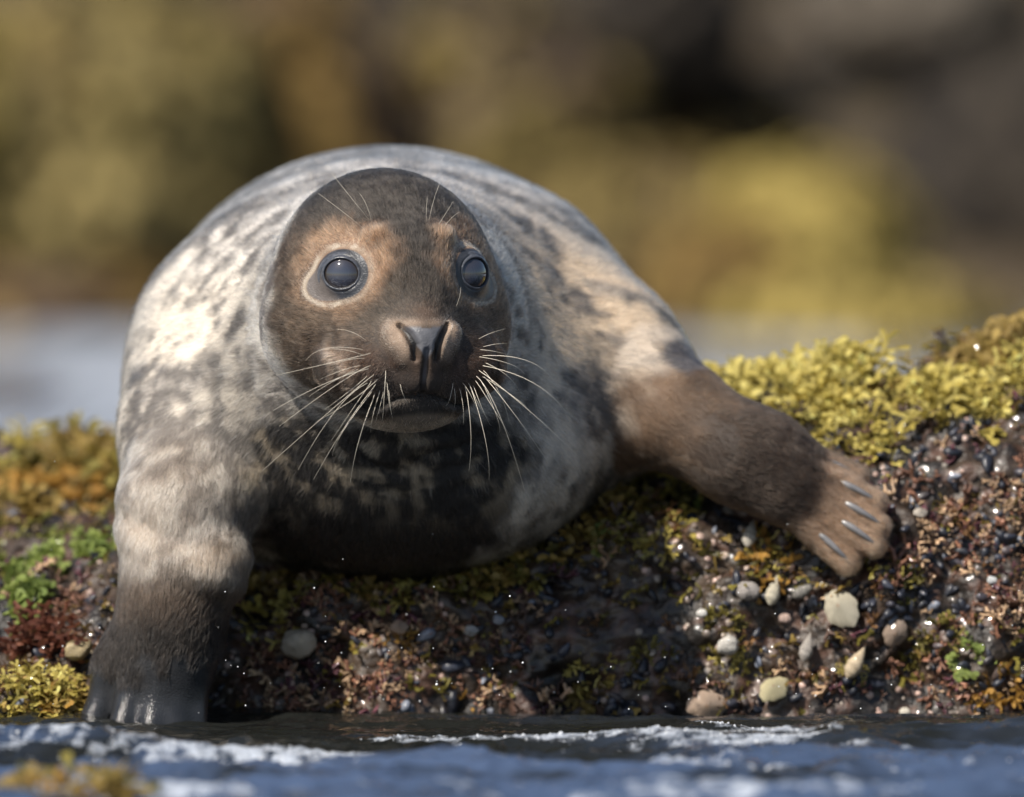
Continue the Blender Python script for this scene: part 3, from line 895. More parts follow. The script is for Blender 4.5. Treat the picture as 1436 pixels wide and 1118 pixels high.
# ------------------------------------------------------------------ materials of the shore
def attr_mat(name, rough=0.6, translucent=0.0, noise_scale=0, bump=0.0, coat=0.0, ior=1.45, vary=0.0):
    m, nt, b, out = new_mat(name)
    a = nt.nodes.new('ShaderNodeAttribute'); a.attribute_name = 'pigment'
    c = a.outputs['Color']
    setin(b, Roughness=rough, IOR=ior, Coat_Weight=coat, Coat_Roughness=0.06)
    if noise_scale:
        tc = nt.nodes.new('ShaderNodeTexCoord')
        nz = nt.nodes.new('ShaderNodeTexNoise'); nz.inputs['Scale'].default_value = noise_scale; nz.inputs['Detail'].default_value = 5
        nt.links.new(tc.outputs['Object'], nz.inputs['Vector'])
        if vary:
            mr = nt.nodes.new('ShaderNodeMapRange'); mr.inputs[1].default_value = 0.3; mr.inputs[2].default_value = 0.7
            mr.inputs[3].default_value = 1 - vary; mr.inputs[4].default_value = 1 + vary
            nt.links.new(nz.outputs[0], mr.inputs[0])
            mx = nt.nodes.new('ShaderNodeVectorMath'); mx.operation = 'SCALE'
            nt.links.new(c, mx.inputs[0]); nt.links.new(mr.outputs[0], mx.inputs['Scale'])
            c = mx.outputs[0]
        if bump:
            bp = nt.nodes.new('ShaderNodeBump'); bp.inputs['Strength'].default_value = 0.8; bp.inputs['Distance'].default_value = bump
            nt.links.new(nz.outputs[0], bp.inputs['Height']); nt.links.new(bp.outputs[0], b.inputs['Normal'])
    nt.links.new(c, b.inputs['Base Color'])
    if translucent:
        tr = nt.nodes.new('ShaderNodeBsdfTranslucent'); nt.links.new(c, tr.inputs[0])
        mx = nt.nodes.new('ShaderNodeMixShader'); mx.inputs[0].default_value = translucent
        nt.links.new(b.outputs[0], mx.inputs[1]); nt.links.new(tr.outputs[0], mx.inputs[2])
        nt.links.new(mx.outputs[0], out.inputs[0])
    return m

M_ROCK = attr_mat('wet_rock', 0.45, 0, 140, 0.004, 0.35, vary=0.45)
M_FARROCK = attr_mat('far_rock', 0.8, 0, 18, 0.02, 0.0, ior=1.12, vary=0.4)
M_FARWEED = attr_mat('far_seaweed', 0.8, 0.3, 30, 0, 0.0, ior=1.3, vary=0.2)
M_WEED = attr_mat('seaweed', 0.38, 0.35, 220, 0.0006, 0.25, vary=0.25)
M_SHELL = attr_mat('shell', 0.4, 0, 160, 0.0008, 0.3, vary=0.22)
M_MUSSEL = attr_mat('mussel', 0.40, 0, 200, 0.0006, 0.25, vary=0.35)
M_CRUST = attr_mat('crust_algae', 0.42, 0.15, 300, 0.0005, 0.4, vary=0.3)

# ------------------------------------------------------------------ sea
def axis(dense0, dense1, step, far, grow=1.12, maxstep=400):
    a = list(np.arange(dense0, dense1, step))
    s, x = step, a[-1]
    while x < far:
        s = min(s * grow, maxstep); x += s; a.append(x)
    s, x, pre = step, dense0, []
    while x > -far:
        s = min(s * grow, maxstep); x -= s; pre.append(x)
    return np.array(pre[::-1] + a)

def foam_value(P):
    """froth cover of the water, 0..1"""
    x, y = P[:, 0], P[:, 1]
    st = P * np.array([0.55, 1.0, 1.0])
    w = np.stack([fbm(P, 5, 301), fbm(P, 5, 302), P[:, 2] * 0], 1) - 0.5
    n1 = fbm(st * np.array([.5, 1, 1]) + w * 0.12, 9, 311, 4, 0.55)
    n2 = fbm(P + w * 0.03, 60, 321, 3, 0.6)
    f = n1 * 0.75 + n2 * 0.25
    near = sstep(-y, 0.18, 0.5)                       # more froth towards the open side
    thr = 0.585 - 0.06 * near
    thr = thr - 0.22 * blob(P, (*pix_water(1000, 1036)[:2], 0), np.array([0.045, 0.04, 1])) + 0.10 * blob(P, (*pix_water(860, 1034)[:2], 0), np.array([0.07, 0.06, 1])) \
              - 0.16 * blob(P, (*pix_water(1200, 1065)[:2], 0), np.array([0.22, 0.06, 1])) \
              - 0.13 * blob(P, (*pix_water(80, 1068)[:2], 0), np.array([0.10, 0.035, 1])) \
              - 0.17 * blob(P, (*pix_water(215, 1020)[:2], 0), np.array([0.06, 0.02, 1])) \
              - 0.12 * blob(P, (*pix_water(420, 1075)[:2], 0), np.array([0.16, 0.05, 1])) \
              - 0.15 * blob(P, (*pix_water(900, 1000)[:2], 0), np.array([0.12, 0.05, 1])) \
              + 0.20 * blob(P, (*pix_water(620, 1030)[:2], 0), np.array([0.26, 0.13, 1])) \
              + 0.16 * blob(P, (*pix_water(1280, 1025)[:2], 0), np.array([0.16, 0.10, 1]))
    far = sstep(y, 1.0, 3.0)
    thr = thr - 0.19 * far + 0.015
    return sstep(f, thr, thr + 0.12)

def build_sea():
    X = axis(-0.66, 0.66, 0.0045, 3500)
    Y = axis(-0.86, 0.34, 0.0045, 3500)
    gx, gy = np.meshgrid(X, Y, indexing='xy')
    P = np.stack([gx.ravel(), gy.ravel(), np.zeros(gx.size)], 1)
    loc = sstep(-np.maximum(np.abs(P[:, 0]), np.abs(P[:, 1])), -1.6, -0.9)
    w = np.stack([fbm(P, 4, 401), fbm(P, 4, 402), P[:, 2] * 0], 1) - 0.5
    Q = P + w * 0.10
    def rip(scale, seed, sx=0.45):
        n = noise(Q * np.array([sx, 1, 1]), scale, seed)
        return 1 - np.abs(2 * n - 1)                  # sharp little crests
    h = 0.022 * (rip(5.5, 411, 0.35) - 0.5) + 0.014 * (rip(13, 421) - 0.5) + 0.0095 * (rip(30, 431) - 0.5) + 0.0052 * (rip(75, 441, 0.7) - 0.5)
    amp = 0.45 + 0.75 * sstep(-P[:, 1], 0.0, 0.55) + 0.4 * sstep(-P[:, 0], 0.25, 0.5)
    # a small swell whose back rises to the right
    c = pix_water(1180, 1052)
    sw = 0.018 * np.exp(-((P[:, 1] - c[1] + 0.05 + 0.03 * np.sin(P[:, 0] * 9)) / 0.07) ** 2) * sstep(P[:, 0], 0.0, 0.25)
    c = pix_water(90, 1070)
    sw = sw + 0.014 * np.exp(-((P[:, 1] - c[1] + 0.02 * np.sin(P[:, 0] * 14)) / 0.045) ** 2) * sstep(-P[:, 0], 0.26, 0.38)
    c = pix_water(1000, 1040)
    sw = sw + 0.014 * blob(P, (c[0], c[1], 0), np.array([0.055, 0.035, 1]))
    fo = foam_value(P)
    z = (h * amp + sw) * loc + 0.0022 * fo * loc * noise(P, 160, 451)
    far = (1 - loc) * 0.02 * (fbm(P, 2.2, 461) - 0.5)
    P[:, 2] = z + far
    nx, ny = len(X), len(Y)
    i, j = np.meshgrid(np.arange(nx - 1), np.arange(ny - 1), indexing='xy')
    a = (j * nx + i).ravel()
    F = np.stack([a, a + 1, a + 1 + nx, a + nx], 1)
    m, nt, b, out = new_mat('sea_water')
    setin(b, Roughness=0.035, IOR=1.33)
    ml = nt.nodes.new('ShaderNodeAttribute'); ml.attribute_name = 'aerated_sky_blue'
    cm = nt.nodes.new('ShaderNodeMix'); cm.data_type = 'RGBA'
    cm.inputs[6].default_value = (0.012, 0.013, 0.012, 1); cm.inputs[7].default_value = (0.050, 0.075, 0.135, 1)  # blue base colour paints in the sky's reflection as well as aerated water
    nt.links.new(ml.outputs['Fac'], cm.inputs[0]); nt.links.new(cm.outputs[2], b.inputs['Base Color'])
    tc = nt.nodes.new('ShaderNodeTexCoord')
    nz = nt.nodes.new('ShaderNodeTexNoise'); nz.inputs['Scale'].default_value = 38; nz.inputs['Detail'].default_value = 4
    mp = nt.nodes.new('ShaderNodeMapping'); mp.inputs['Scale'].default_value = (0.5, 1.0, 1.0)
    nt.links.new(tc.outputs['Object'], mp.inputs[0]); nt.links.new(mp.outputs[0], nz.inputs['Vector'])
    bp = nt.nodes.new('ShaderNodeBump'); bp.inputs['Strength'].default_value = 0.9; bp.inputs['Distance'].default_value = 0.006
    nt.links.new(nz.outputs[0], bp.inputs['Height']); nt.links.new(bp.outputs[0], b.inputs['Normal'])
    fb = nt.nodes.new('ShaderNodeBsdfPrincipled')
    setin(fb, Base_Color=(0.44, 0.485, 0.56, 1), Roughness=0.35)
    vo = nt.nodes.new('ShaderNodeTexVoronoi'); vo.inputs['Scale'].default_value = 320
    nt.links.new(tc.outputs['Object'], vo.inputs['Vector'])
    b2 = nt.nodes.new('ShaderNodeBump'); b2.inputs['Strength'].default_value = 0.9; b2.inputs['Distance'].default_value = 0.002; b2.invert = True
    nt.links.new(vo.outputs['Distance'], b2.inputs['Height']); nt.links.new(b2.outputs[0], fb.inputs['Normal'])
    at = nt.nodes.new('ShaderNodeAttribute'); at.attribute_name = 'foam'
    # froth breaks up into strings of bubbles at its edge
    n3 = nt.nodes.new('ShaderNodeTexNoise'); n3.inputs['Scale'].default_value = 260; n3.inputs['Detail'].default_value = 3
    nt.links.new(tc.outputs['Object'], n3.inputs['Vector'])
    ad = nt.nodes.new('ShaderNodeMath'); ad.operation = 'ADD'
    nt.links.new(at.outputs['Fac'], ad.inputs[0]); nt.links.new(n3.outputs[0], ad.inputs[1])
    mr = nt.nodes.new('ShaderNodeMapRange'); mr.inputs[1].default_value = 0.72; mr.inputs[2].default_value = 1.45; mr.inputs[4].default_value = 0.85
    nt.links.new(ad.outputs[0], mr.inputs[0])
    mx = nt.nodes.new('ShaderNodeMixShader')
    nt.links.new(mr.outputs[0], mx.inputs[0]); nt.links.new(b.outputs[0], mx.inputs[1]); nt.links.new(fb.outputs[0], mx.inputs[2])
    nt.links.new(mx.outputs[0], out.inputs[0])
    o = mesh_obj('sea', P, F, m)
    at = o.data.attributes.new('foam', 'FLOAT', 'POINT'); at.data.foreach_set('value', fo.astype(np.float32))
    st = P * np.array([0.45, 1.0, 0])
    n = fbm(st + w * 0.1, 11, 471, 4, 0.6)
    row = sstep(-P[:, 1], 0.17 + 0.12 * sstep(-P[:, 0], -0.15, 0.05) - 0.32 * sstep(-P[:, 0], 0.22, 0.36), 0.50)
    milk_sky_blue = sstep(n + 0.30 * row, 0.56, 0.80) * (0.15 + 0.85 * row) + 1.0 * sstep(P[:, 1], 1.0, 3.0)  # where the painted sky blue and the milky water lie
    at = o.data.attributes.new('aerated_sky_blue', 'FLOAT', 'POINT'); at.data.foreach_set('value', np.clip(milk_sky_blue, 0, 1).astype(np.float32))
    o['kind'] = 'structure'
    return P, X, Y

# ------------------------------------------------------------------ the far shore
def terrain():
    X = axis(-3, 3, 0.08, 900, 1.15, 60); Yp = list(np.arange(11.0, 22, 0.08))
    s, y = 0.08, Yp[-1]
    while y < 900:
        s = min(s * 1.15, 60); y += s; Yp.append(y)
    Y = np.array(Yp)
    gx, gy = np.meshgrid(X, Y, indexing='xy')
    P = np.stack([gx.ravel(), gy.ravel(), np.zeros(gx.size)], 1)
    edge = 11.6 + 0.5 * (fbm(P, 0.9, 501) - 0.5)
    t = P[:, 1] - edge
    z = -0.2 + 0.24 * np.clip(t, -1, 0.6) + 0.10 * np.clip(t - 0.6, 0, 10) + 0.02 * np.clip(t - 10, 0, 400)
    z += (fbm(P, 1.6, 511, 4) - 0.45) * 0.45 * sstep(t, 0.1, 1.5)
    P[:, 2] = z
    n1 = fbm(P, 2.2, 521, 3); n2 = fbm(P, 6, 531, 3)
    col = mix3((0.020, 0.018, 0.017), (0.075, 0.058, 0.040), sstep(n1, 0.42, 0.62))
    col = mix3(col, (0.07, 0.055, 0.025), sstep(n2, 0.55, 0.66) * 0.6)
    nx, ny = len(X), len(Y)
    i, j = np.meshgrid(np.arange(nx - 1), np.arange(ny - 1), indexing='xy')
    a = (j * nx + i).ravel()
    F = np.stack([a, a + 1, a + 1 + nx, a + nx], 1)
    o = mesh_obj('shore', P, F, M_FARROCK, colors=col)
    o['kind'] = 'structure'

_ico = None
def ico(level):
    bm = bmesh.new(); bmesh.ops.create_icosphere(bm, subdivisions=level, radius=1.0)
    V = np.array([v.co[:] for v in bm.verts]); bm.faces.ensure_lookup_table()
    F = np.array([[v.index for v in f.verts] for f in bm.faces]); bm.free()
    return V, F

def boulder(u, v, y, r, seed, cols, label, weed=None, rough=0.30, group=None, weed_n=700, cover=0.55):
    V, F = ico(6)
    c = pix(u, v, y)
    n = fbm(V + seed, 1.3, seed, 4) - 0.5
    n2 = fbm(V + seed, 4.5, seed + 5, 3) - 0.5
    P = V * (1 + rough * 2.0 * n + rough * 0.5 * n2)[:, None] * np.asarray(r)
    k1 = fbm(V + seed, 1.9, seed + 9, 3); k2 = fbm(V + seed, 5, seed + 13, 3)
    col = mix3(cols[0], cols[1], sstep(k1, 0.42, 0.58))
    col = mix3(col, cols[2], sstep(k2, 0.50, 0.62) * 0.8)
    root = bpy.data.objects.new('seaweed_boulder' if weed is not None else 'shore_boulder', None)
    COL.objects.link(root); root.location = c
    tag(root, label, 'boulder', group)
    mesh_obj('rock', P, F, M_FARROCK, root, colors=col)
    if weed is not None:
        # weed draped over the stone: hanging straps rooted on the upper faces
        rng = np.random.default_rng(seed)
        ids = rng.choice(len(V), weed_n * 3)
        ids = ids[(V[ids, 2] > -0.3) & (fbm(V[ids] + seed, 2.4, seed + 21, 3) > 1 - cover - 0.06)][:weed_n]
        base = P[ids]; out = V[ids]
        ln = rng.uniform(0.05, 0.14, len(ids)); wd = rng.uniform(0.012, 0.03, len(ids))
        side = np.cross(out, np.array([0, 0, 1.0]) + rng.normal(size=(len(ids), 3)) * 0.5); side /= np.linalg.norm(side, axis=1)[:, None] + 1e-9
        down = np.array([0, 0, -1.0]) + rng.normal(size=(len(ids), 3)) * 0.4
        tang = down - (down * out).sum(1)[:, None] * out; tang /= np.linalg.norm(tang, axis=1)[:, None] + 1e-9
        rows = []
        for kk, (t, lift, ws) in enumerate(((0, -0.004, 0.5), (0.33, 0.035, 1.0), (0.7, 0.045, 1.1), (1.0, 0.03, 0.35))):
            ctr = base + tang * (ln * t)[:, None] + out * lift
            rows.append(ctr - side * (wd * ws)[:, None]); rows.append(ctr + side * (wd * ws)[:, None])
        WV = np.stack(rows, 1)                        # n, 8, 3
        nW = len(ids)
        o8 = (np.arange(nW) * 8)[:, None]
        WF = np.concatenate([o8 + np.array([[2 * k, 2 * k + 1, 2 * k + 3, 2 * k + 2]]) for k in range(3)])
        cc = np.asarray(weed[0]) * (1 - rng.random((nW, 1))) + np.asarray(weed[1]) * rng.random((nW, 1))
        wo = mesh_obj('seaweed', WV.reshape(-1, 3), WF, M_FARWEED, root, colors=np.repeat(cc, 8, 0))
        wo['kind'] = 'stuff'
    return root

OLIVE = ((0.22, 0.165, 0.045), (0.40, 0.315, 0.10))
OLIVED = ((0.12, 0.085, 0.032), (0.26, 0.20, 0.070))
GREYW = ((0.18, 0.138, 0.052), (0.31, 0.25, 0.105))
BROWNW = ((0.13, 0.075, 0.030), (0.26, 0.18, 0.055))
def far_boulders():
    dark = ((0.018, 0.016, 0.015), (0.034, 0.029, 0.025), (0.055, 0.046, 0.036))
    brown = ((0.022, 0.016, 0.013), (0.075, 0.052, 0.036), (0.15, 0.115, 0.080))
    grey = ((0.04, 0.034, 0.028), (0.085, 0.072, 0.058), (0.125, 0.108, 0.088))
    ol = ((0.030, 0.022, 0.013), (0.16, 0.12, 0.045), (0.27, 0.215, 0.085))
    boulder(110, 250, 13.2, (0.48, 0.42, 0.46), 31, ol, 'broad olive weed-draped boulder on far shore behind seal\'s back', GREYW, cover=0.50)
    boulder(400, 240, 13.6, (0.36, 0.40, 0.46), 47, brown, 'tall brown boulder with grey-green crown just left of seal\'s back', BROWNW, cover=0.45)
    boulder(690, 190, 13.9, (0.34, 0.36, 0.32), 52, brown, 'brown boulder with golden crest rising behind the seal\'s head', OLIVED, cover=0.40)
    boulder(900, 345, 12.9, (0.36, 0.34, 0.19), 68, brown, 'ochre boulder sloping down behind the seal\'s shoulder', OLIVED, cover=0.55)
    boulder(1130, 325, 12.5, (0.21, 0.22, 0.12), 75, ol, 'bright yellow-olive rounded boulder at foot of the ridge', OLIVE, cover=0.75)
    boulder(1020, 395, 12.3, (0.14, 0.16, 0.10), 81, ol, 'small orange-brown weedy rock below the yellow-olive boulder', BROWNW, cover=0.7)
    boulder(1200, 462, 11.9, (0.32, 0.22, 0.085), 88, ol, 'low olive rock lying at the far waterline', OLIVE, cover=0.6)
    boulder(1270, 25, 15.6, (0.34, 0.36, 0.20), 93, grey, 'bare grey-brown boulder high on the far shore', None)
    boulder(1010, 170, 15.2, (0.24, 0.26, 0.12), 97, dark, 'reddish brown rock between grey boulder and ochre ridge', BROWNW, cover=0.35)
    boulder(1390, 300, 13.8, (0.33, 0.36, 0.40), 101, dark, 'black wet boulder right of the yellow-olive one', None)
    boulder(880, 30, 14.9, (0.30, 0.36, 0.26), 107, dark, 'dark shaded boulder in the gap above the ochre ridge', None)  # shade of the gap put into the stone's near-black colours
    boulder(-170, 240, 13.0, (0.34, 0.36, 0.42), 113, ol, 'olive boulder beside the broad weed-draped one', OLIVE)
    boulder(1640, 220, 13.6, (0.42, 0.38, 0.46), 117, dark, 'dark boulder beyond the black wet one', None)
    boulder(60, 440, 12.5, (0.34, 0.26, 0.085), 127, ((0.03, 0.024, 0.02), (0.08, 0.055, 0.035), (0.12, 0.08, 0.05)), 'low dark brown rock along the far waterline', BROWNW, cover=0.3)
# ------------------------------------------------------------------ the rock the seal lies on
PROFILES = {   # photograph column -> (row, Y) from the waterline up to the crest
    -400: [(1010, .12), (905, .24), (830, .33), (775, .45), (745, .58), (690, .74), (640, .88)],
    0:    [(1012, .12), (905, .23), (830, .32), (775, .43), (745, .56), (700, .72), (645, .85)],
    90:   [(1010, .15), (905, .23), (830, .31), (775, .42), (745, .55), (700, .70), (645, .84)],
    170:  [(1008, .19), (905, .24), (830, .31), (780, .42), (750, .54), (710, .68), (660, .80)],
    260:  [(1006, .21), (905, .25), (850, .29), (815, .35), (800, .42), (790, .55), (780, .70)],
    340:  [(1005, .215), (905, .24), (850, .265), (822, .30), (808, .35), (800, .45), (790, .60)],
    450:  [(1005, .22), (905, .235), (850, .25), (818, .28), (802, .33), (795, .42), (790, .60)],
    600:  [(1005, .22), (905, .23), (850, .245), (815, .275), (795, .32), (785, .42), (780, .60)],
    720:  [(1005, .22), (905, .225), (840, .24), (795, .27), (765, .31), (752, .40), (745, .60)],
    850:  [(1005, .215), (905, .22), (820, .235), (745, .265), (690, .31), (660, .40), (640, .60)],
    950:  [(1005, .21), (890, .22), (790, .235), (710, .265), (660, .30), (620, .38), (590, .50)],
    1050: [(1004, .20), (890, .21), (800, .225), (740, .245), (680, .275), (600, .36), (540, .48)],
    1150: [(1004, .20), (890, .205), (810, .22), (740, .24), (670, .275), (600, .36), (548, .49)],
    1300: [(1005, .20), (890, .205), (800, .22), (710, .24), (640, .28), (590, .37), (556, .50)],
    1436: [(1005, .20), (890, .205), (790, .22), (680, .25), (590, .31), (530, .42), (488, .55)],
    1900: [(1005, .22), (890, .23), (790, .26), (680, .31), (590, .38), (530, .48), (490, .60)]}

def build_rock():
    us = sorted(PROFILES)
    prof = []
    for u in us:
        pts = [pix(u, v, y) for v, y in PROFILES[u]]
        yz = [(pts[0][1] - 0.05, -0.18)] + [(p[1], p[2]) for p in pts]
        y0, z0 = yz[-1]
        yz += [(y0 + 0.15, z0 - 0.01), (y0 + 0.45, z0 * 0.85), (y0 + 0.9, z0 * 0.72), (y0 + 1.3, z0 * 0.5), (y0 + 1.6, -0.18)]
        prof.append(yz)
    prof = np.array(prof)                              # column, point, (y, z)
    Xc = np.array([(u - W_PX / 2) * 8.3 / FPX for u in us])
    X = np.arange(-0.84, 0.86, 0.0045)
    S = np.concatenate([np.linspace(0, 1, 14)[:-1], np.linspace(1, 8, 190)[:-1], np.linspace(8, prof.shape[1] - 1, 40)])
    # smooth interpolation along x, then along the profile
    px = np.zeros((len(X), prof.shape[1], 2))
    for k in range(prof.shape[1]):
        for c in range(2):
            px[:, k, c] = np.interp(X, Xc, prof[:, k, c])
    ker = np.exp(-np.linspace(-2, 2, 25) ** 2); ker /= ker.sum()
    for k in range(prof.shape[1]):
        for c in range(2):
            a = np.pad(px[:, k, c], 12, mode='edge'); px[:, k, c] = np.convolve(a, ker, 'valid')
    G = np.zeros((len(X), len(S), 3))
    i0 = np.clip(np.floor(S).astype(int), 0, prof.shape[1] - 2); t = S - i0
    def cr(a, b, c, d, t):
        return 0.5 * ((2 * b) + (-a + c) * t + (2 * a - 5 * b + 4 * c - d) * t * t + (-a + 3 * b - 3 * c + d) * t ** 3)
    K = prof.shape[1]
    for c in range(2):
        f = px[:, :, c]
        A = f[:, np.clip(i0 - 1, 0, K - 1)]; B = f[:, i0]; C_ = f[:, np.clip(i0 + 1, 0, K - 1)]; D = f[:, np.clip(i0 + 2, 0, K - 1)]
        G[:, :, c + 1] = cr(A, B, C_, D, t[None])
    G[:, :, 0] = X[:, None]
    P = G.reshape(-1, 3)
    # normals of the smooth sheet
    dx = np.gradient(G, axis=0); ds = np.gradient(G, axis=1)
    N = np.cross(dx, ds).reshape(-1, 3); N /= np.linalg.norm(N, axis=1)[:, None] + 1e-9
    if N[:, 2].mean() < 0: N = -N
    lump = (fbm(P, 7, 601, 3) - 0.5) * 0.06 + (fbm(P, 20, 611, 3) - 0.5) * 0.055 + (fbm(P, 70, 621, 3) - 0.5) * 0.012
    P = P + N * lump[:, None]
    for _ in range(12):
        d = seal_sdf(P)
        inside = d < 0.006
        if not inside.any(): break
        P[inside, 2] -= 0.006
        P[inside, 1] += 0.001
    n1 = fbm(P, 14, 631, 3); n2 = fbm(P, 45, 641, 3); n3 = fbm(P, 9, 651, 3)
    col = mix3((0.014, 0.011, 0.009), (0.046, 0.031, 0.021), sstep(n1, 0.4, 0.6))
    col = mix3(col, (0.10, 0.050, 0.034), sstep(n2, 0.52, 0.66) * 0.6)
    col = mix3(col, (0.16, 0.15, 0.10), sstep(n3, 0.5, 0.62) * 0.6 * sstep(P[:, 2], 0.15, 0.22) * sstep(-P[:, 0], 0.25, 0.4))
    nX, nS = len(X), len(S)
    i, j = np.meshgrid(np.arange(nX - 1), np.arange(nS - 1), indexing='ij')
    a = (i * nS + j).ravel()
    F = np.stack([a, a + nS, a + nS + 1, a + 1], 1)
    rock = mesh_obj('haul_out_rock', P, F, M_ROCK, colors=col)
    tag(rock, 'dark wet rock crusted with mussels and seaweed under the seal', 'rock')
    return rock, P, F

from mathutils.bvhtree import BVHTree
def ray_dir(u, v):
    cp, sp = math.cos(PITCH), math.sin(PITCH)
    a, b = (u - W_PX / 2) / FPX, (H_PX / 2 - v) / FPX
    return Vector((a, cp + b * sp, -sp + b * cp)).normalized()

def merge(parts):
    """parts: list of (V, F(quads or tris), colour rows) -> arrays with tri faces"""
    Vs, Fs, Cs, off = [], [], [], 0
    for V, F, C_ in parts:
        Vs.append(V); Fs.append(F + off); Cs.append(C_); off += len(V)
    return np.concatenate(Vs), np.concatenate(Fs), np.concatenate(Cs)

def frames(N, rng, align=None):
    """random rotation about each normal: n,3,3 with columns tangent, bitangent, normal"""
    n = len(N)
    r = rng.normal(size=(n, 3)) if align is None else align + rng.normal(size=(n, 3)) * 0.5
    T = r - (r * N).sum(1)[:, None] * N
    T /= np.linalg.norm(T, axis=1)[:, None] + 1e-9
    B = np.cross(N, T)
    return np.stack([T, B, N], 2)

def scatter(proto_V, proto_F, pos, R, scale, colors, jitter=None):
    """instances baked to one mesh; scale n,3; colors n,3 or n,k,3"""
    n, k = len(pos), len(proto_V)
    V = np.einsum('nij,nkj->nki', R, proto_V[None] * scale[:, None, :]) + pos[:, None, :]
    F = (proto_F[None] + (np.arange(n) * k)[:, None, None]).reshape(-1, proto_F.shape[1])
    C_ = np.repeat(colors[:, None, :], k, 1) if colors.ndim == 2 else colors
    return V.reshape(-1, 3), F, C_.reshape(-1, 3)

def mussel_proto():
    V, F = ico(2)
    V = V.copy()
    x = V[:, 0]
    w = 0.50 * (1 - 0.42 * x)                         # pointed at one end
    V[:, 1] *= w; V[:, 2] *= w * 0.8
    V[:, 1] += 0.10 * x * x
    return V, F

def cone_proto(k=8):
    V = [(0, 0, 0.62)]
    for r, z in ((0.42, 0.56), (0.62, 0.40), (1.0, 0.0)):
        for i in range(k):
            a = 2 * math.pi * i / k
            rr = r * (1 + 0.10 * (i % 2))
            V.append((rr * math.cos(a), rr * math.sin(a), z - (0.1 if r < 0.5 else 0)))
    F = []
    for i in range(k):
        F.append((0, 1 + i, 1 + (i + 1) % k))
    for q in range(2):
        for i in range(k):
            a, b = 1 + q * k + i, 1 + q * k + (i + 1) % k
            F += [(a, a + k, b), (b, a + k, b + k)]
    return np.array(V, float), np.array(F)

def twig_proto(rng, segs=5):
    """a small forked tuft of jointed algae, triangles"""
    parts = []
    def grow(p, d, l, r, lv):
        q = p + d * l
        s = np.cross(d, [0.3, 0.5, 0.8]); s /= np.linalg.norm(s); t = np.cross(d, s)
        a = [p + r * (math.cos(x) * s + math.sin(x) * t) for x in (0, 2.1, 4.2)]
        b = [q + r * 0.8 * (math.cos(x) * s + math.sin(x) * t) for x in (0.3, 2.4, 4.5)]
        V = np.array(a + b + [q + d * r])
        F = np.array([(0, 1, 4), (0, 4, 3), (1, 2, 5), (1, 5, 4), (2, 0, 3), (2, 3, 5), (3, 4, 6), (4, 5, 6), (5, 3, 6)])
        parts.append((V, F, np.zeros((len(V), 3)) + lv))
        if lv < 2:
            for k in range(2):
                nd = d + rng.normal(size=3) * 0.55; nd /= np.linalg.norm(nd)
                grow(q, nd, l * 0.8, r * 0.85, lv + 1)
    for k in range(3):
        d = np.array([0, 0, 1.0]) + rng.normal(size=3) * 0.6; d /= np.linalg.norm(d)
        grow(np.array([0, 0, -0.1]), d, 0.42, 0.13, 0)
    V, F, C_ = merge(parts)
    return V, F, C_[:, 0]

def clump_mesh(rng, n_frond, height, width, cols, spread=1.0, branch=3, sheet=False):
    """a tuft of forked straps with rounded ends, z up, base at origin"""
    parts = []
    def strap(p, d, up, l, w, lv, c):
        # d direction, up the strap's face normal
        s = np.cross(d, up); s /= np.linalg.norm(s) + 1e-9
        d2 = d + up * rng.normal() * 0.35 + np.array([0, 0, -0.10 * lv]); d2 /= np.linalg.norm(d2)
        m = p + d * l * 0.5; q = m + d2 * l * 0.5
        w2 = w * (1.15 if lv else 1.3)
        last = lv >= branch
        V = [p - s * w * 0.6, p + s * w * 0.6, m - s * w, m + s * w, q - s * w2, q + s * w2]
        F = [(0, 1, 3), (0, 3, 2), (2, 3, 5), (2, 5, 4)]
        if last:
            e = q + d2 * w * 1.1 + up * w * 0.3 * rng.normal()
            V += [q + d2 * w * 0.8 - s * w2 * 0.65, q + d2 * w * 0.8 + s * w2 * 0.65, e]
            F += [(4, 5, 7), (4, 7, 6), (6, 7, 8)]
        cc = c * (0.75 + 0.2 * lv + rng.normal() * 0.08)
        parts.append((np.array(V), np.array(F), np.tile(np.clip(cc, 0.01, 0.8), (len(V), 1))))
        if not last:
            for sg in (-1, 1):
                if lv and rng.random() < 0.12: continue
                nd = d2 + s * sg * rng.uniform(0.35, 0.75) + rng.normal(size=3) * 0.22
                nd /= np.linalg.norm(nd)
                nu = up + rng.normal(size=3) * 0.45; nu = nu - nd * (nu @ nd); nu /= np.linalg.norm(nu) + 1e-9
                strap(q - d2 * w * 0.2, nd, nu, l * rng.uniform(0.65, 0.95), w * 0.92, lv + 1, c)
    for k in range(n_frond):
        a = rng.uniform(0, 2 * math.pi); r = math.sqrt(rng.random()) * spread
        d = np.array([math.cos(a) * r * 0.9, math.sin(a) * r * 0.9, 0.75]) + rng.normal(size=3) * 0.22; d /= np.linalg.norm(d)
        up = rng.normal(size=3); up = up - d * (up @ d); up /= np.linalg.norm(up)
        base = np.array([math.cos(a) * r * height * 0.55, math.sin(a) * r * height * 0.55, -height * 0.12])
        c0, c1 = np.asarray(cols[0]), np.asarray(cols[1])
        c = c0 + (c1 - c0) * rng.random()
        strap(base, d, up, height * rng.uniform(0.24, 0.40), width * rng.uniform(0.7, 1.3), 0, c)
    return merge(parts)

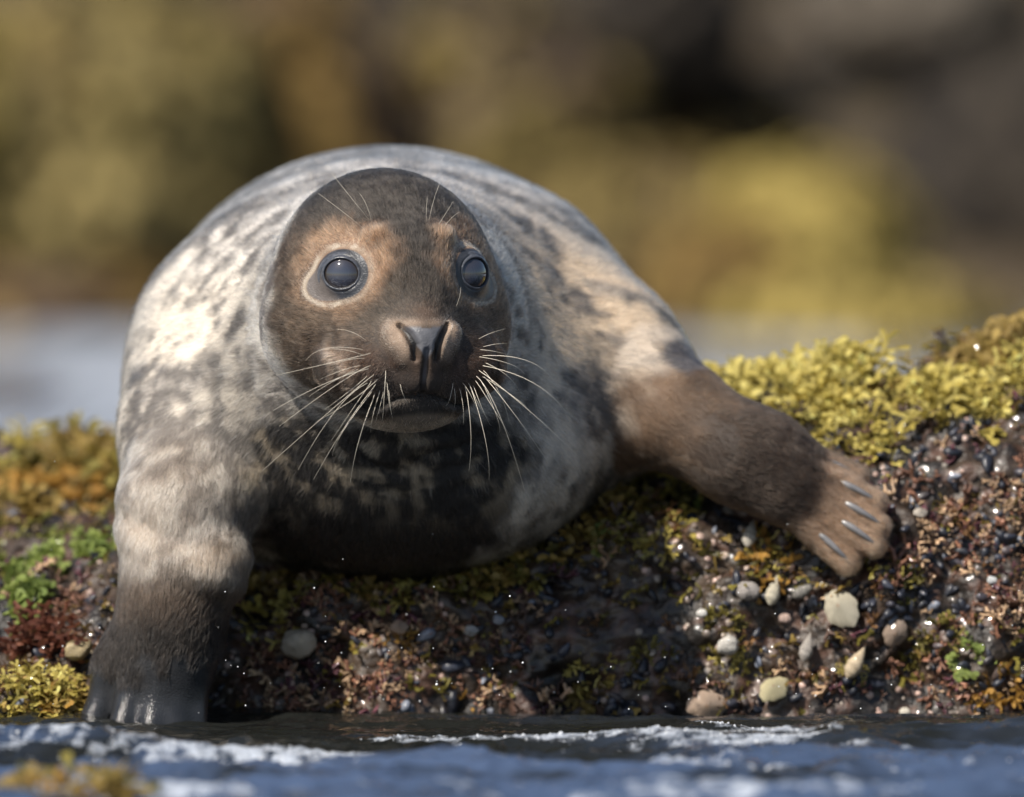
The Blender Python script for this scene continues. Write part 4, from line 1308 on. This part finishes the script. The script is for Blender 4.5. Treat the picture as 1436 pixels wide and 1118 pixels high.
YEL = ((0.34, 0.27, 0.055), (0.62, 0.54, 0.18))
RST = ((0.11, 0.055, 0.025), (0.24, 0.13, 0.055))
OCH = ((0.19, 0.13, 0.036), (0.37, 0.265, 0.075))
ORG = ((0.32, 0.17, 0.035), (0.48, 0.29, 0.065))
OLV = ((0.10, 0.085, 0.020), (0.25, 0.21, 0.045))
GRN = ((0.12, 0.165, 0.040), (0.23, 0.28, 0.070))
RED = ((0.13, 0.045, 0.030), (0.25, 0.10, 0.060))

def build_cover(rock, RP, RF):
    bvh = BVHTree.FromPolygons([Vector(p) for p in RP], [tuple(f) for f in RF])
    campos = Vector((0, CAM_Y, CAM_H))
    def hit(u, v):
        loc, nor, idx, dist = bvh.ray_cast(campos, ray_dir(u, v))
        if loc is None: return None, None
        if nor.dot(ray_dir(u, v)) > 0: nor = -nor
        return np.array(loc), np.array(nor)
    rng = np.random.default_rng(5)
    # random points on the weathered faces that can be seen from the open side
    A, B, C_ = RP[RF[:, 0]], RP[RF[:, 1]], RP[RF[:, 2]]
    cr = np.cross(B - A, C_ - A); ar = np.linalg.norm(cr, axis=1); fn = cr / (ar[:, None] + 1e-12)
    if fn[:, 2].mean() < 0: fn = -fn
    cen = (A + C_) / 2
    vis = (fn[:, 1] < 0.25) & (cen[:, 2] > -0.02) & (cen[:, 1] < 1.0) & (np.abs(cen[:, 0]) < 0.72)
    w = ar * vis; w = w / w.sum()
    def pts(n):
        ids = rng.choice(len(RF), n, p=w)
        a, b = rng.random(n), rng.random(n)
        p = A[ids] * (1 - a)[:, None] * (1 - b)[:, None] + B[ids] * (a * (1 - b))[:, None] + C_[ids] * (a * b)[:, None] + RP[RF[ids, 3]] * ((1 - a) * b)[:, None]
        nrm = fn[ids] + rng.normal(size=(n, 3)) * 0.25
        nrm /= np.linalg.norm(nrm, axis=1)[:, None]
        ok = seal_sdf(p) > 0.004
        return p[ok], nrm[ok]
    def stuff(name, arr, mat):
        o = mesh_obj(name, arr[0], arr[1], mat, rock, colors=arr[2])
        o['kind'] = 'stuff'
        return o
    # -------- mussels
    mv, mf = mussel_proto()
    p, n = pts(5200)
    face = sstep(-n[:, 2], -0.85, -0.5)
    k = (fbm(p, 16, 701, 3) + rng.normal(size=len(p)) * 0.05 > 0.46) & (rng.random(len(p)) < 0.25 + 0.75 * face)
    p, n = p[k], n[k]
    m = len(p)
    size = rng.gamma(4, 0.0011, m)[:, None] + 0.0028
    col = np.array([0.016, 0.018, 0.026]) * rng.uniform(0.5, 2.2, (m, 1)) + np.where(rng.random((m, 1)) < 0.30, np.array([[0.07, 0.045, 0.03]]) * rng.random((m, 1)), 0)
    col = np.where(rng.random((m, 1)) < 0.06, np.array([[0.20, 0.22, 0.27]]) * rng.uniform(0.5, 1.1, (m, 1)), col)
    tilt = n + rng.normal(size=(m, 3)) * 0.5; tilt /= np.linalg.norm(tilt, axis=1)[:, None]
    stuff('mussel_bed', scatter(mv, mf, p + n * size * 0.25, frames(tilt, rng), size * np.ones((1, 3)), col), M_MUSSEL)
    # -------- barnacles and broken shell
    bv, bf = cone_proto()
    p, n = pts(5200)
    k = (fbm(p, 13, 711, 3) + rng.normal(size=len(p)) * 0.04) > 0.53
    k &= n[:, 2] < 0.9
    p, n = p[k], n[k]; m = len(p)
    size = rng.uniform(0.0014, 0.0042, (m, 1))
    col = np.array([0.30, 0.25, 0.21]) * rng.uniform(0.35, 1.5, (m, 1)); col[:, 0:1] *= rng.uniform(0.95, 1.25, (m, 1))
    stuff('barnacle_crust', scatter(bv, bf, p + n * 0.001, frames(n, rng), size * np.ones((1, 3)), col), M_SHELL)
    # -------- pink and brown jointed algae
    arrs = []
    p, n = pts(15000)
    pink = 1.1 * blob(p, pix(500, 880, 0.23), np.array([0.11, 0.2, 0.07])) + 0.5 * blob(p, pix(400, 960, 0.22), np.array([0.06, 0.2, 0.05])) \
        + 0.9 * blob(p, pix(1380, 740, 0.24), np.array([0.12, 0.2, 0.10])) + 0.6 * blob(p, pix(1240, 960, 0.21), np.array([0.16, 0.2, 0.025])) \
        + 0.7 * blob(p, pix(1410, 900, 0.22), np.array([0.06, 0.2, 0.08])) + 0.5 * blob(p, pix(60, 880, 0.24), np.array([0.08, 0.2, 0.06])) \
        + 0.45 * blob(p, pix(640, 960, 0.22), np.array([0.12, 0.2, 0.03]))
    k = rng.random(len(p)) < (0.16 + pink) * sstep(fbm(p, 24, 721, 3), 0.36, 0.56)
    p, n, pink = p[k], n[k], pink[k]
    which = rng.integers(0, 4, len(p))
    for q in range(4):
        tv, tf, lv = twig_proto(rng)
        s = which == q; m = s.sum()
        size = rng.gamma(2.5, 0.0026, (m, 1)) + 0.003
        pk = np.clip(pink[s] * 1.2, 0, 1)[:, None]
        base = np.array([0.045, 0.030, 0.024]) * (1 - pk) + np.array([0.21, 0.098, 0.060]) * pk
        base = base * rng.uniform(0.25, 1.6, (m, 1))
        base = np.where(rng.random((m, 1)) < 0.18, np.array([[0.085, 0.030, 0.040]]) * rng.uniform(0.5, 1.6, (m, 1)), base)
        tan = rng.random((m, 1)) < 0.28 * pk + 0.04
        base = np.where(tan, np.array([[0.46, 0.31, 0.19]]) * rng.uniform(0.6, 1.2, (m, 1)), base)
        cols = base[:, None, :] * (0.7 + 0.35 * lv)[None, :, None]
        arrs.append(scatter(tv, tf, p[s], frames(n[s], rng), size * np.ones((1, 3)), np.clip(cols, 0.005, 0.7)))
    stuff('coralline_algae', merge(arrs), M_CRUST)
    # -------- short olive turf under the larger tufts
    arrs = []
    p, n = pts(9000)
    top = sstep(n[:, 2], 0.30, 0.75)
    k = rng.random(len(p)) < (0.20 + 0.50 * top) * sstep(fbm(p, 12, 731, 3), 0.42, 0.56)
    p, n = p[k], n[k]
    which = rng.integers(0, 5, len(p))
    for q, cl in enumerate((OCH, OLV, RST, OLV, OCH)):
        V, F, c = clump_mesh(rng, 3, 1.0, 0.085, cl, 0.9, 2)
        s = which == q; m = s.sum()
        size = rng.uniform(0.010, 0.024, (m, 1))
        tint = rng.uniform(0.55, 1.25, (m, 1, 1)) * np.ones((1, 1, 3))
        green = 0.8 * blob(p[s], pix(60, 780, 0.43), np.array([0.09, 0.2, 0.02]))[:, None, None]
        cc = c[None] * tint
        cc = cc * (1 - green) + green * np.array([0.20, 0.30, 0.05]) * tint
        redd = (0.8 * blob(p[s], pix(60, 890, 0.24), np.array([0.06, 0.2, 0.05])))[:, None, None]
        cc = cc * (1 - redd) + redd * np.array([0.16, 0.065, 0.045]) * tint
        nn = n[s] * 0.6 + np.array([0, -0.1, 0.6]); nn /= np.linalg.norm(nn, axis=1)[:, None]
        arrs.append(scatter(V, F, p[s], frames(nn, rng), size * np.ones((1, 3)), np.clip(cc, 0.004, 0.7)))
    stuff('seaweed_turf', merge(arrs), M_WEED)
    # -------- separate tufts
    kinds = {}
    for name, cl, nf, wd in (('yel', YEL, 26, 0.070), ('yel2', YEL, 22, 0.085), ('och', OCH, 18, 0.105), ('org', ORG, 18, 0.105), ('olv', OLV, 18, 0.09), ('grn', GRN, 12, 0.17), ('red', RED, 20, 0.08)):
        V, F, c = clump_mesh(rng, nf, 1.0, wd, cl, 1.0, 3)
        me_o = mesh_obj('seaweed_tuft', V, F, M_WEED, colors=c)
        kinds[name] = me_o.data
        bpy.data.objects.remove(me_o)
    def tuft(kind, u, v, size, label, group=None, y=None, flat=0.75, lean=None):
        loc, nor = hit(u, v)
        if loc is None:
            if y is None: y = 0.5
            loc = pix(u, v, y); nor = np.array([0, -0.2, 1.0])
        if seal_sdf(loc[None])[0] < 0.004: return
        o = bpy.data.objects.new('seaweed_tuft', kinds[kind]); COL.objects.link(o)
        z = nor * 0.55 + np.array([0, -0.15, 0.55]) if lean is None else np.asarray(lean, float)
        o.location = loc - nor * 0.004
        q = Vector(z).to_track_quat('Z', 'Y') @ Matrix.Rotation(rng.uniform(0, 6.28), 4, 'Z').to_quaternion()
        o.rotation_euler = q.to_euler()
        o.scale = (size, size, size * flat)
        word = {'yel': 'yellow', 'yel2': 'yellow', 'och': 'ochre', 'org': 'orange', 'olv': 'dark olive', 'grn': 'green', 'red': 'red'}[kind]
        tag(o, label.replace('COLOUR', word), 'seaweed', group.replace('COLOUR', word) if group else None)
    L1 = 'yellow-green seaweed tuft on the rock crest beyond the outstretched flipper'
    for u, v, s in ((1050, 560, .040), (1075, 545, .046), (1100, 555, .044), (1160, 545, .046), (1190, 550, .044), (1172, 540, .038), (1255, 565, .042),
                    (1290, 570, .042), (1345, 560, .044), (1410, 545, .046), (1430, 520, .046), (1400, 575, .038), (1350, 585, .034), (1120, 575, .04)):
        tuft(('yel', 'yel2')[rng.integers(2)], u, v, s * rng.uniform(0.65, 1.45), L1, 'tufts along the crest')
    L2 = 'ochre seaweed tuft high on the crest at the rock\'s tall end'
    for u, v, s in ((1395, 520, .044), (1415, 500, .046), (1436, 490, .05), (1375, 540, .04), (1240, 560, .036)):
        tuft('och', u, v, s, L2, 'ochre tufts on the tall end')
    L3 = 'yellow seaweed tuft just past the flipper\'s knuckles'
    for u, v, s in ((1185, 605, .034), (1215, 630, .032), (1240, 640, .032), (1200, 580, .036), (1160, 585, .036)):
        tuft('yel', u, v, s, L3, 'tufts past the knuckles')
    tuft('org', 1078, 790, .034, 'orange-gold seaweed clump under the outstretched flipper', lean=(0, -0.7, .4))
    tuft('yel', 1090, 775, .024, 'small yellow tuft behind the orange-gold clump', lean=(0, -0.7, .4))
    L4 = 'COLOUR tuft on the rock edge below the seal\'s shoulder'
    for u, v, s, kd in ((880, 700, .036, 'olv'), (915, 690, .036, 'olv'), (850, 715, .034, 'och'), (820, 735, .034, 'och'), (945, 720, .030, 'olv'), (930, 760, .026, 'yel'), (860, 750, .024, 'olv')):
        tuft(kd, u, v, s, L4, 'COLOUR tufts below the shoulder')
    tuft('grn', 845, 755, .018, 'bright green sea lettuce scrap below the shoulder', lean=(0, -.8, .4))
    tuft('grn', 972, 712, .016, 'green sea lettuce scrap beside the upper flipper', lean=(0, -.8, .4))
    L5 = 'COLOUR tuft along the rock edge under the seal\'s chest'
    for u, v, s, kd in ((360, 850, .030, 'och'), (385, 835, .032, 'och'), (430, 825, .030, 'olv'), (500, 822, .030, 'och'), (540, 828, .032, 'olv'), (565, 835, .030, 'yel'), (610, 815, .030, 'olv'), (650, 812, .030, 'olv'), (700, 800, .032, 'och'), (725, 785, .032, 'och'), (770, 770, .034, 'och'), (680, 815, .028, 'olv'), (745, 800, .026, 'olv')):
        tuft(kd, u, v, s, L5, 'COLOUR tufts under the chest')
    tuft('yel', 372, 880, .034, 'yellow-green strap weed hanging beside the pale stone', lean=(-.2, -.6, -.5))
    L6 = 'COLOUR seaweed tuft on the mound behind the seal\'s planted flipper'
    for u, v, s, kd in ((15, 690, .05, 'och'), (50, 680, .052, 'och'), (90, 675, .05, 'och'), (130, 665, .052, 'och'), (165, 660, .05, 'olv'), (20, 660, .05, 'yel'), (60, 650, .048, 'och'), (110, 645, .05, 'olv'), (150, 640, .05, 'och'), (10, 720, .046, 'och'), (75, 705, .05, 'org'), (120, 700, .046, 'och')):
        tuft(kd, u, v, s, L6, 'COLOUR tufts behind the planted flipper')
    L7 = 'bright green weed patch on the slope behind the planted flipper'
    for u, v, s in ((30, 800, .03), (70, 790, .03), (110, 780, .03), (145, 765, .03), (15, 850, .036), (35, 835, .03)):
        tuft('grn', u, v, s, L7, 'green weed on the slope')
    L8 = 'dark red weed hanging beside the planted flipper'
    for u, v, s in ((50, 900, .040), (65, 880, .036), (45, 920, .036), (75, 915, .034)):
        tuft('red', u, v, s, L8, 'red weed beside the planted flipper', lean=(0, -.6, -.4))
    L9 = 'COLOUR bushy weed at the waterline beside the planted flipper'
    for u, v, s, kd in ((35, 985, .034, 'yel'), (60, 975, .036, 'yel'), (85, 985, .034, 'och'), (105, 970, .034, 'yel'), (50, 1000, .034, 'och'), (90, 1003, .034, 'org'), (15, 1000, .030, 'olv'), (70, 955, .030, 'yel')):
        tuft(kd, u, v, s, L9, 'COLOUR weed at the waterline')
    LA = 'COLOUR weed scrap stuck low on the rock face'
    for u, v, s, kd in ((820, 945, .022, 'yel'), (835, 975, .024, 'och'), (1110, 720, .02, 'och'), (640, 985, .022, 'org'), (905, 925, .018, 'olv'), (1025, 930, .018, 'yel'), (1010, 870, .018, 'olv'), (470, 960, .02, 'yel'), (1320, 890, .02, 'olv'), (1190, 945, .014, 'yel'), (1290, 930, .016, 'olv'), (410, 855, .022, 'yel'), (1265, 820, .02, 'olv'), (560, 900, .016, 'org')):
        tuft(kd, u, v, s, LA, 'COLOUR weed scraps on the face', lean=(0, -.8, -.1))
    tuft('org', 1405, 970, .026, 'orange clump low on the rock face near its tall end', lean=(0, -.8, .1))
    tuft('grn', 1362, 925, .024, 'green blade of weed on the face near its tall end', lean=(0, -.8, .5))
    # weed breaking the surface in front
    for u, v, s in ((60, 1112, .036), (100, 1105, .040), (140, 1110, .038), (172, 1114, .032), (85, 1118, .034), (125, 1120, .036), (20, 1122, .03)):
        c = pix_water(u, v + 22)
        o = bpy.data.objects.new('seaweed_tuft', kinds[('och', 'org', 'olv')[rng.integers(3)]]); COL.objects.link(o)
        o.location = (c[0], c[1], 0.004); o.rotation_euler = (0, 0, rng.uniform(0, 6)); o.scale = (s, s, s)
        tag(o, 'golden weed breaking the water surface in open water', 'seaweed', 'weed in open water')
    # -------- pale shells and stones
    def limpet():
        V, F = [], []
        k, rings = 28, ((0.0, 0.55), (0.14, 0.53), (0.4, 0.40), (0.7, 0.22), (0.92, 0.07), (1.0, -0.06))
        C0 = []
        for q, (r, z) in enumerate(rings):
            for i in range(k):
                a = 2 * math.pi * i / k
                rr = r * (1 + (0.05 * math.cos(9 * a) + 0.05 * math.sin(4 * a + 1)) * (q / 5))
                V.append((rr * 1.15 * math.cos(a) - 0.1 * z, rr * 0.88 * math.sin(a), z + 0.02 * math.cos(14 * a) * (0 < q < 5)))
                C0.append(q / 5)
        for q in range(len(rings) - 1):
            for i in range(k):
                a, b = q * k + i, q * k + (i + 1) % k
                F.append((a, a + k, b + k, b))
        return np.array(V), np.array(F), np.array(C0)
    def whelk():
        V, F, C0 = [], [], []
        k, m = 20, 26
        for j in range(m):
            t = j / (m - 1)
            r = 0.62 * math.sin(math.pi * min(1, t ** 0.75)) * (1 - 0.35 * t) + 0.02
            for i in range(k):
                a = 2 * math.pi * i / k
                ridge = 1 + 0.07 * math.cos(2 * math.pi * (t * 4.5) + a)
                V.append((1.25 * (t * 2 - 1), r * ridge * math.cos(a), r * ridge * math.sin(a) * 0.9)); C0.append(0.4 + 0.6 * abs(math.sin(math.pi * t * 4.5 + a / 2)))
        for j in range(m - 1):
            for i in range(k):
                a, b = j * k + i, j * k + (i + 1) % k
                F.append((a, b, b + k, a + k))
        return np.array(V), np.array(F), np.array(C0)
    def stone(seed):
        V, F = ico(4)
        V = V * (1 + 0.55 * (fbm(V + seed, 1.2, seed, 3) - 0.5) + 0.12 * (fbm(V + seed, 5, seed + 3, 2) - 0.5))[:, None] * np.array([1, 0.82, 0.6])
        return V, F, fbm(V, 2, seed + 4)
    def place(kind, u, v, wpx, ang, colr, label, group=None):
        loc, nor = hit(u, v)
        if loc is None: return
        V, F, c0 = limpet() if kind == 'limpet_shell' else whelk() if kind == 'dog_whelk' else stone(int(u + v))
        c = np.asarray(colr) * (0.65 + 0.45 * c0)[:, None]
        if kind == 'limpet_shell':
            c = mix3(c, (0.30, 0.17, 0.09), 0.7 * (c0 < 0.15))
        c = c * (0.8 + 0.4 * fbm(V * 1.0, 3.5, int(u)))[:, None]
        o = mesh_obj(kind, V, F, M_SHELL, colors=np.clip(c, 0.01, 0.8))
        z = Vector(nor) + Vector((0, -0.9, 0.25)); z.normalize()
        s = wpx * 0.00069 * 0.45
        q = z.to_track_quat('Z', 'Y') @ Matrix.Rotation(math.radians(ang), 4, 'Z').to_quaternion()
        o.rotation_euler = q.to_euler(); o.scale = (s, s, s)
        o.location = Vector(loc) + z * s * (0.15 if kind == 'limpet_shell' else 0.35) + Vector((0, -0.009, 0.001))
        tag(o, label, 'stone' if kind == 'pebble' else 'shell', group)
    place('pebble', 422, 902, 54, 10, (0.50, 0.44, 0.35), 'cream stone beside the hanging strap weed')
    place('limpet_shell', 1180, 855, 58, -50, (0.48, 0.44, 0.34), 'large oval limpet with brown apex below the flipper\'s claws')
    place('dog_whelk', 1082, 830, 40, 70, (0.50, 0.46, 0.36), 'cream whelk shell below the orange-gold clump')
    place('pebble', 1050, 830, 36, 0, (0.34, 0.31, 0.29), 'greyish pebble touching the cream whelk')
    place('pebble', 1020, 905, 36, 0, (0.58, 0.55, 0.50), 'white pebble on the mid rock face')
    place('dog_whelk', 1132, 910, 38, 80, (0.34, 0.31, 0.28), 'grey whelk shell under the large limpet')
    place('limpet_shell', 1085, 968, 44, 40, (0.46, 0.41, 0.25), 'yellowish limpet low on the rock face')
    place('dog_whelk', 1200, 930, 46, 60, (0.52, 0.42, 0.29), 'peach whelk shell right of the grey one')
    place('pebble', 984, 861, 17, 0, (0.72, 0.70, 0.66), 'tiny bright white pebble on bare dark rock')
    place('dog_whelk', 1053, 752, 40, 85, (0.45, 0.42, 0.36), 'pale whelk wedged upright against the orange-gold clump')
    place('limpet_shell', 990, 990, 54, 0, (0.42, 0.31, 0.23), 'tan limpet at the waterline')
    place('limpet_shell', 1255, 888, 40, 60, (0.28, 0.21, 0.16), 'brown limpet right of the large pale one')
    place('pebble', 108, 912, 42, 30, (0.40, 0.32, 0.18), 'tan stone behind the planted flipper')
    place('pebble', 1268, 1000, 18, 0, (0.65, 0.60, 0.50), 'small pale pebble at the foot of the rock')
    place('dog_whelk', 1128, 828, 34, 30, (0.22, 0.21, 0.19), 'dull dark whelk between cream whelk and large limpet')
    place('pebble', 1100, 868, 20, 0, (0.45, 0.33, 0.28), 'small pink pebble above the grey whelk')
    place('limpet_shell', 560, 880, 24, 0, (0.42, 0.30, 0.22), 'small tan limpet right of the cream stone')
    place('limpet_shell', 660, 885, 20, 0, (0.40, 0.40, 0.40), 'small grey limpet on the face under the chest')
    place('pebble', 1390, 815, 15, 0, (0.60, 0.62, 0.62), 'tiny whitish pebble among brown algae near tall end')
    place('pebble', 700, 870, 18, 0, (0.28, 0.30, 0.34), 'blue-grey pebble on the face under the chest')
    place('limpet_shell', 1290, 720, 20, 0, (0.45, 0.40, 0.34), 'small limpet on the face right of the claws')
    return hit

def froth_and_spray(RP):
    rng = np.random.default_rng(9)
    V0, F0 = ico(1)
    # bubbles riding on the froth
    n = 40000
    P = np.stack([rng.uniform(-0.5, 0.5, n), rng.uniform(-0.6, 0.23, n), np.zeros(n)], 1)
    f = foam_value(P)
    k = rng.random(n) < f * 0.7
    P = P[k]
    tree = BVHTree.FromPolygons([Vector(p) for p in SEA_P[SEA_SEL]], [tuple(q) for q in SEA_F])
    z = []
    for p in P:
        h = tree.ray_cast(Vector((p[0], p[1], 0.2)), Vector((0, 0, -1)))
        z.append(h[0].z if h[0] is not None else -1)
    P[:, 2] = z
    P = P[P[:, 2] > -0.5]
    m = len(P)
    size = rng.gamma(2.5, 0.00022, (m, 1)) + 0.00035
    col = np.tile(np.array([[0.72, 0.75, 0.80]]), (m, 1))
    V, F, C_ = scatter(V0, F0, P, np.tile(np.eye(3), (m, 1, 1)), size * np.ones((1, 3)), col)
    mb, nt, b, out = new_mat('froth')
    setin(b, Base_Color=(0.72, 0.75, 0.80, 1), Roughness=0.18, Transmission_Weight=0.35, IOR=1.2)
    o = mesh_obj('sea_froth', V, F, mb)
    tag(o, 'white bubbly froth drifting on the water before the rock', 'foam', kind='stuff')
    # fine spray in the air over the waterline
    m = 85
    P = np.stack([rng.uniform(-0.5, 0.5, m), rng.uniform(-0.05, 0.17, m), 0.01 + rng.gamma(1.6, 0.045, m)], 1)
    P = P[seal_sdf(P) > 0.004]; m = len(P)
    size = rng.gamma(3, 0.00013, (m, 1)) + 0.00022
    V, F, C_ = scatter(V0, F0, P, np.tile(np.eye(3), (m, 1, 1)), size * np.ones((1, 3)), np.ones((m, 3)))
    ms, nt, b, out = new_mat('spray_drop')
    setin(b, Base_Color=(0.85, 0.88, 0.9, 1), Roughness=0.08, IOR=1.33)
    o = mesh_obj('sea_spray', V, F, ms)
    tag(o, 'fine spray droplets hanging in the air over the waterline', 'spray', kind='stuff')
# ------------------------------------------------------------------ assemble
FUR = (240000, 190000, 110000)
SEA_P, SEA_X, SEA_Y = build_sea()
_ix = np.where((SEA_X > -0.7) & (SEA_X < 0.7))[0]; _iy = np.where((SEA_Y > -0.9) & (SEA_Y < 0.4))[0]
SEA_SEL = (_iy[:, None] * len(SEA_X) + _ix[None, :]).ravel()
_a = (np.arange(len(_iy) - 1)[:, None] * len(_ix) + np.arange(len(_ix) - 1)[None]).ravel()
SEA_F = np.stack([_a, _a + 1, _a + 1 + len(_ix), _a + len(_ix)], 1)
terrain()
far_boulders()
ROCK, ROCK_P, ROCK_F = build_rock()
SEAL = build_seal()
build_cover(ROCK, ROCK_P, ROCK_F)
froth_and_spray(ROCK_P)
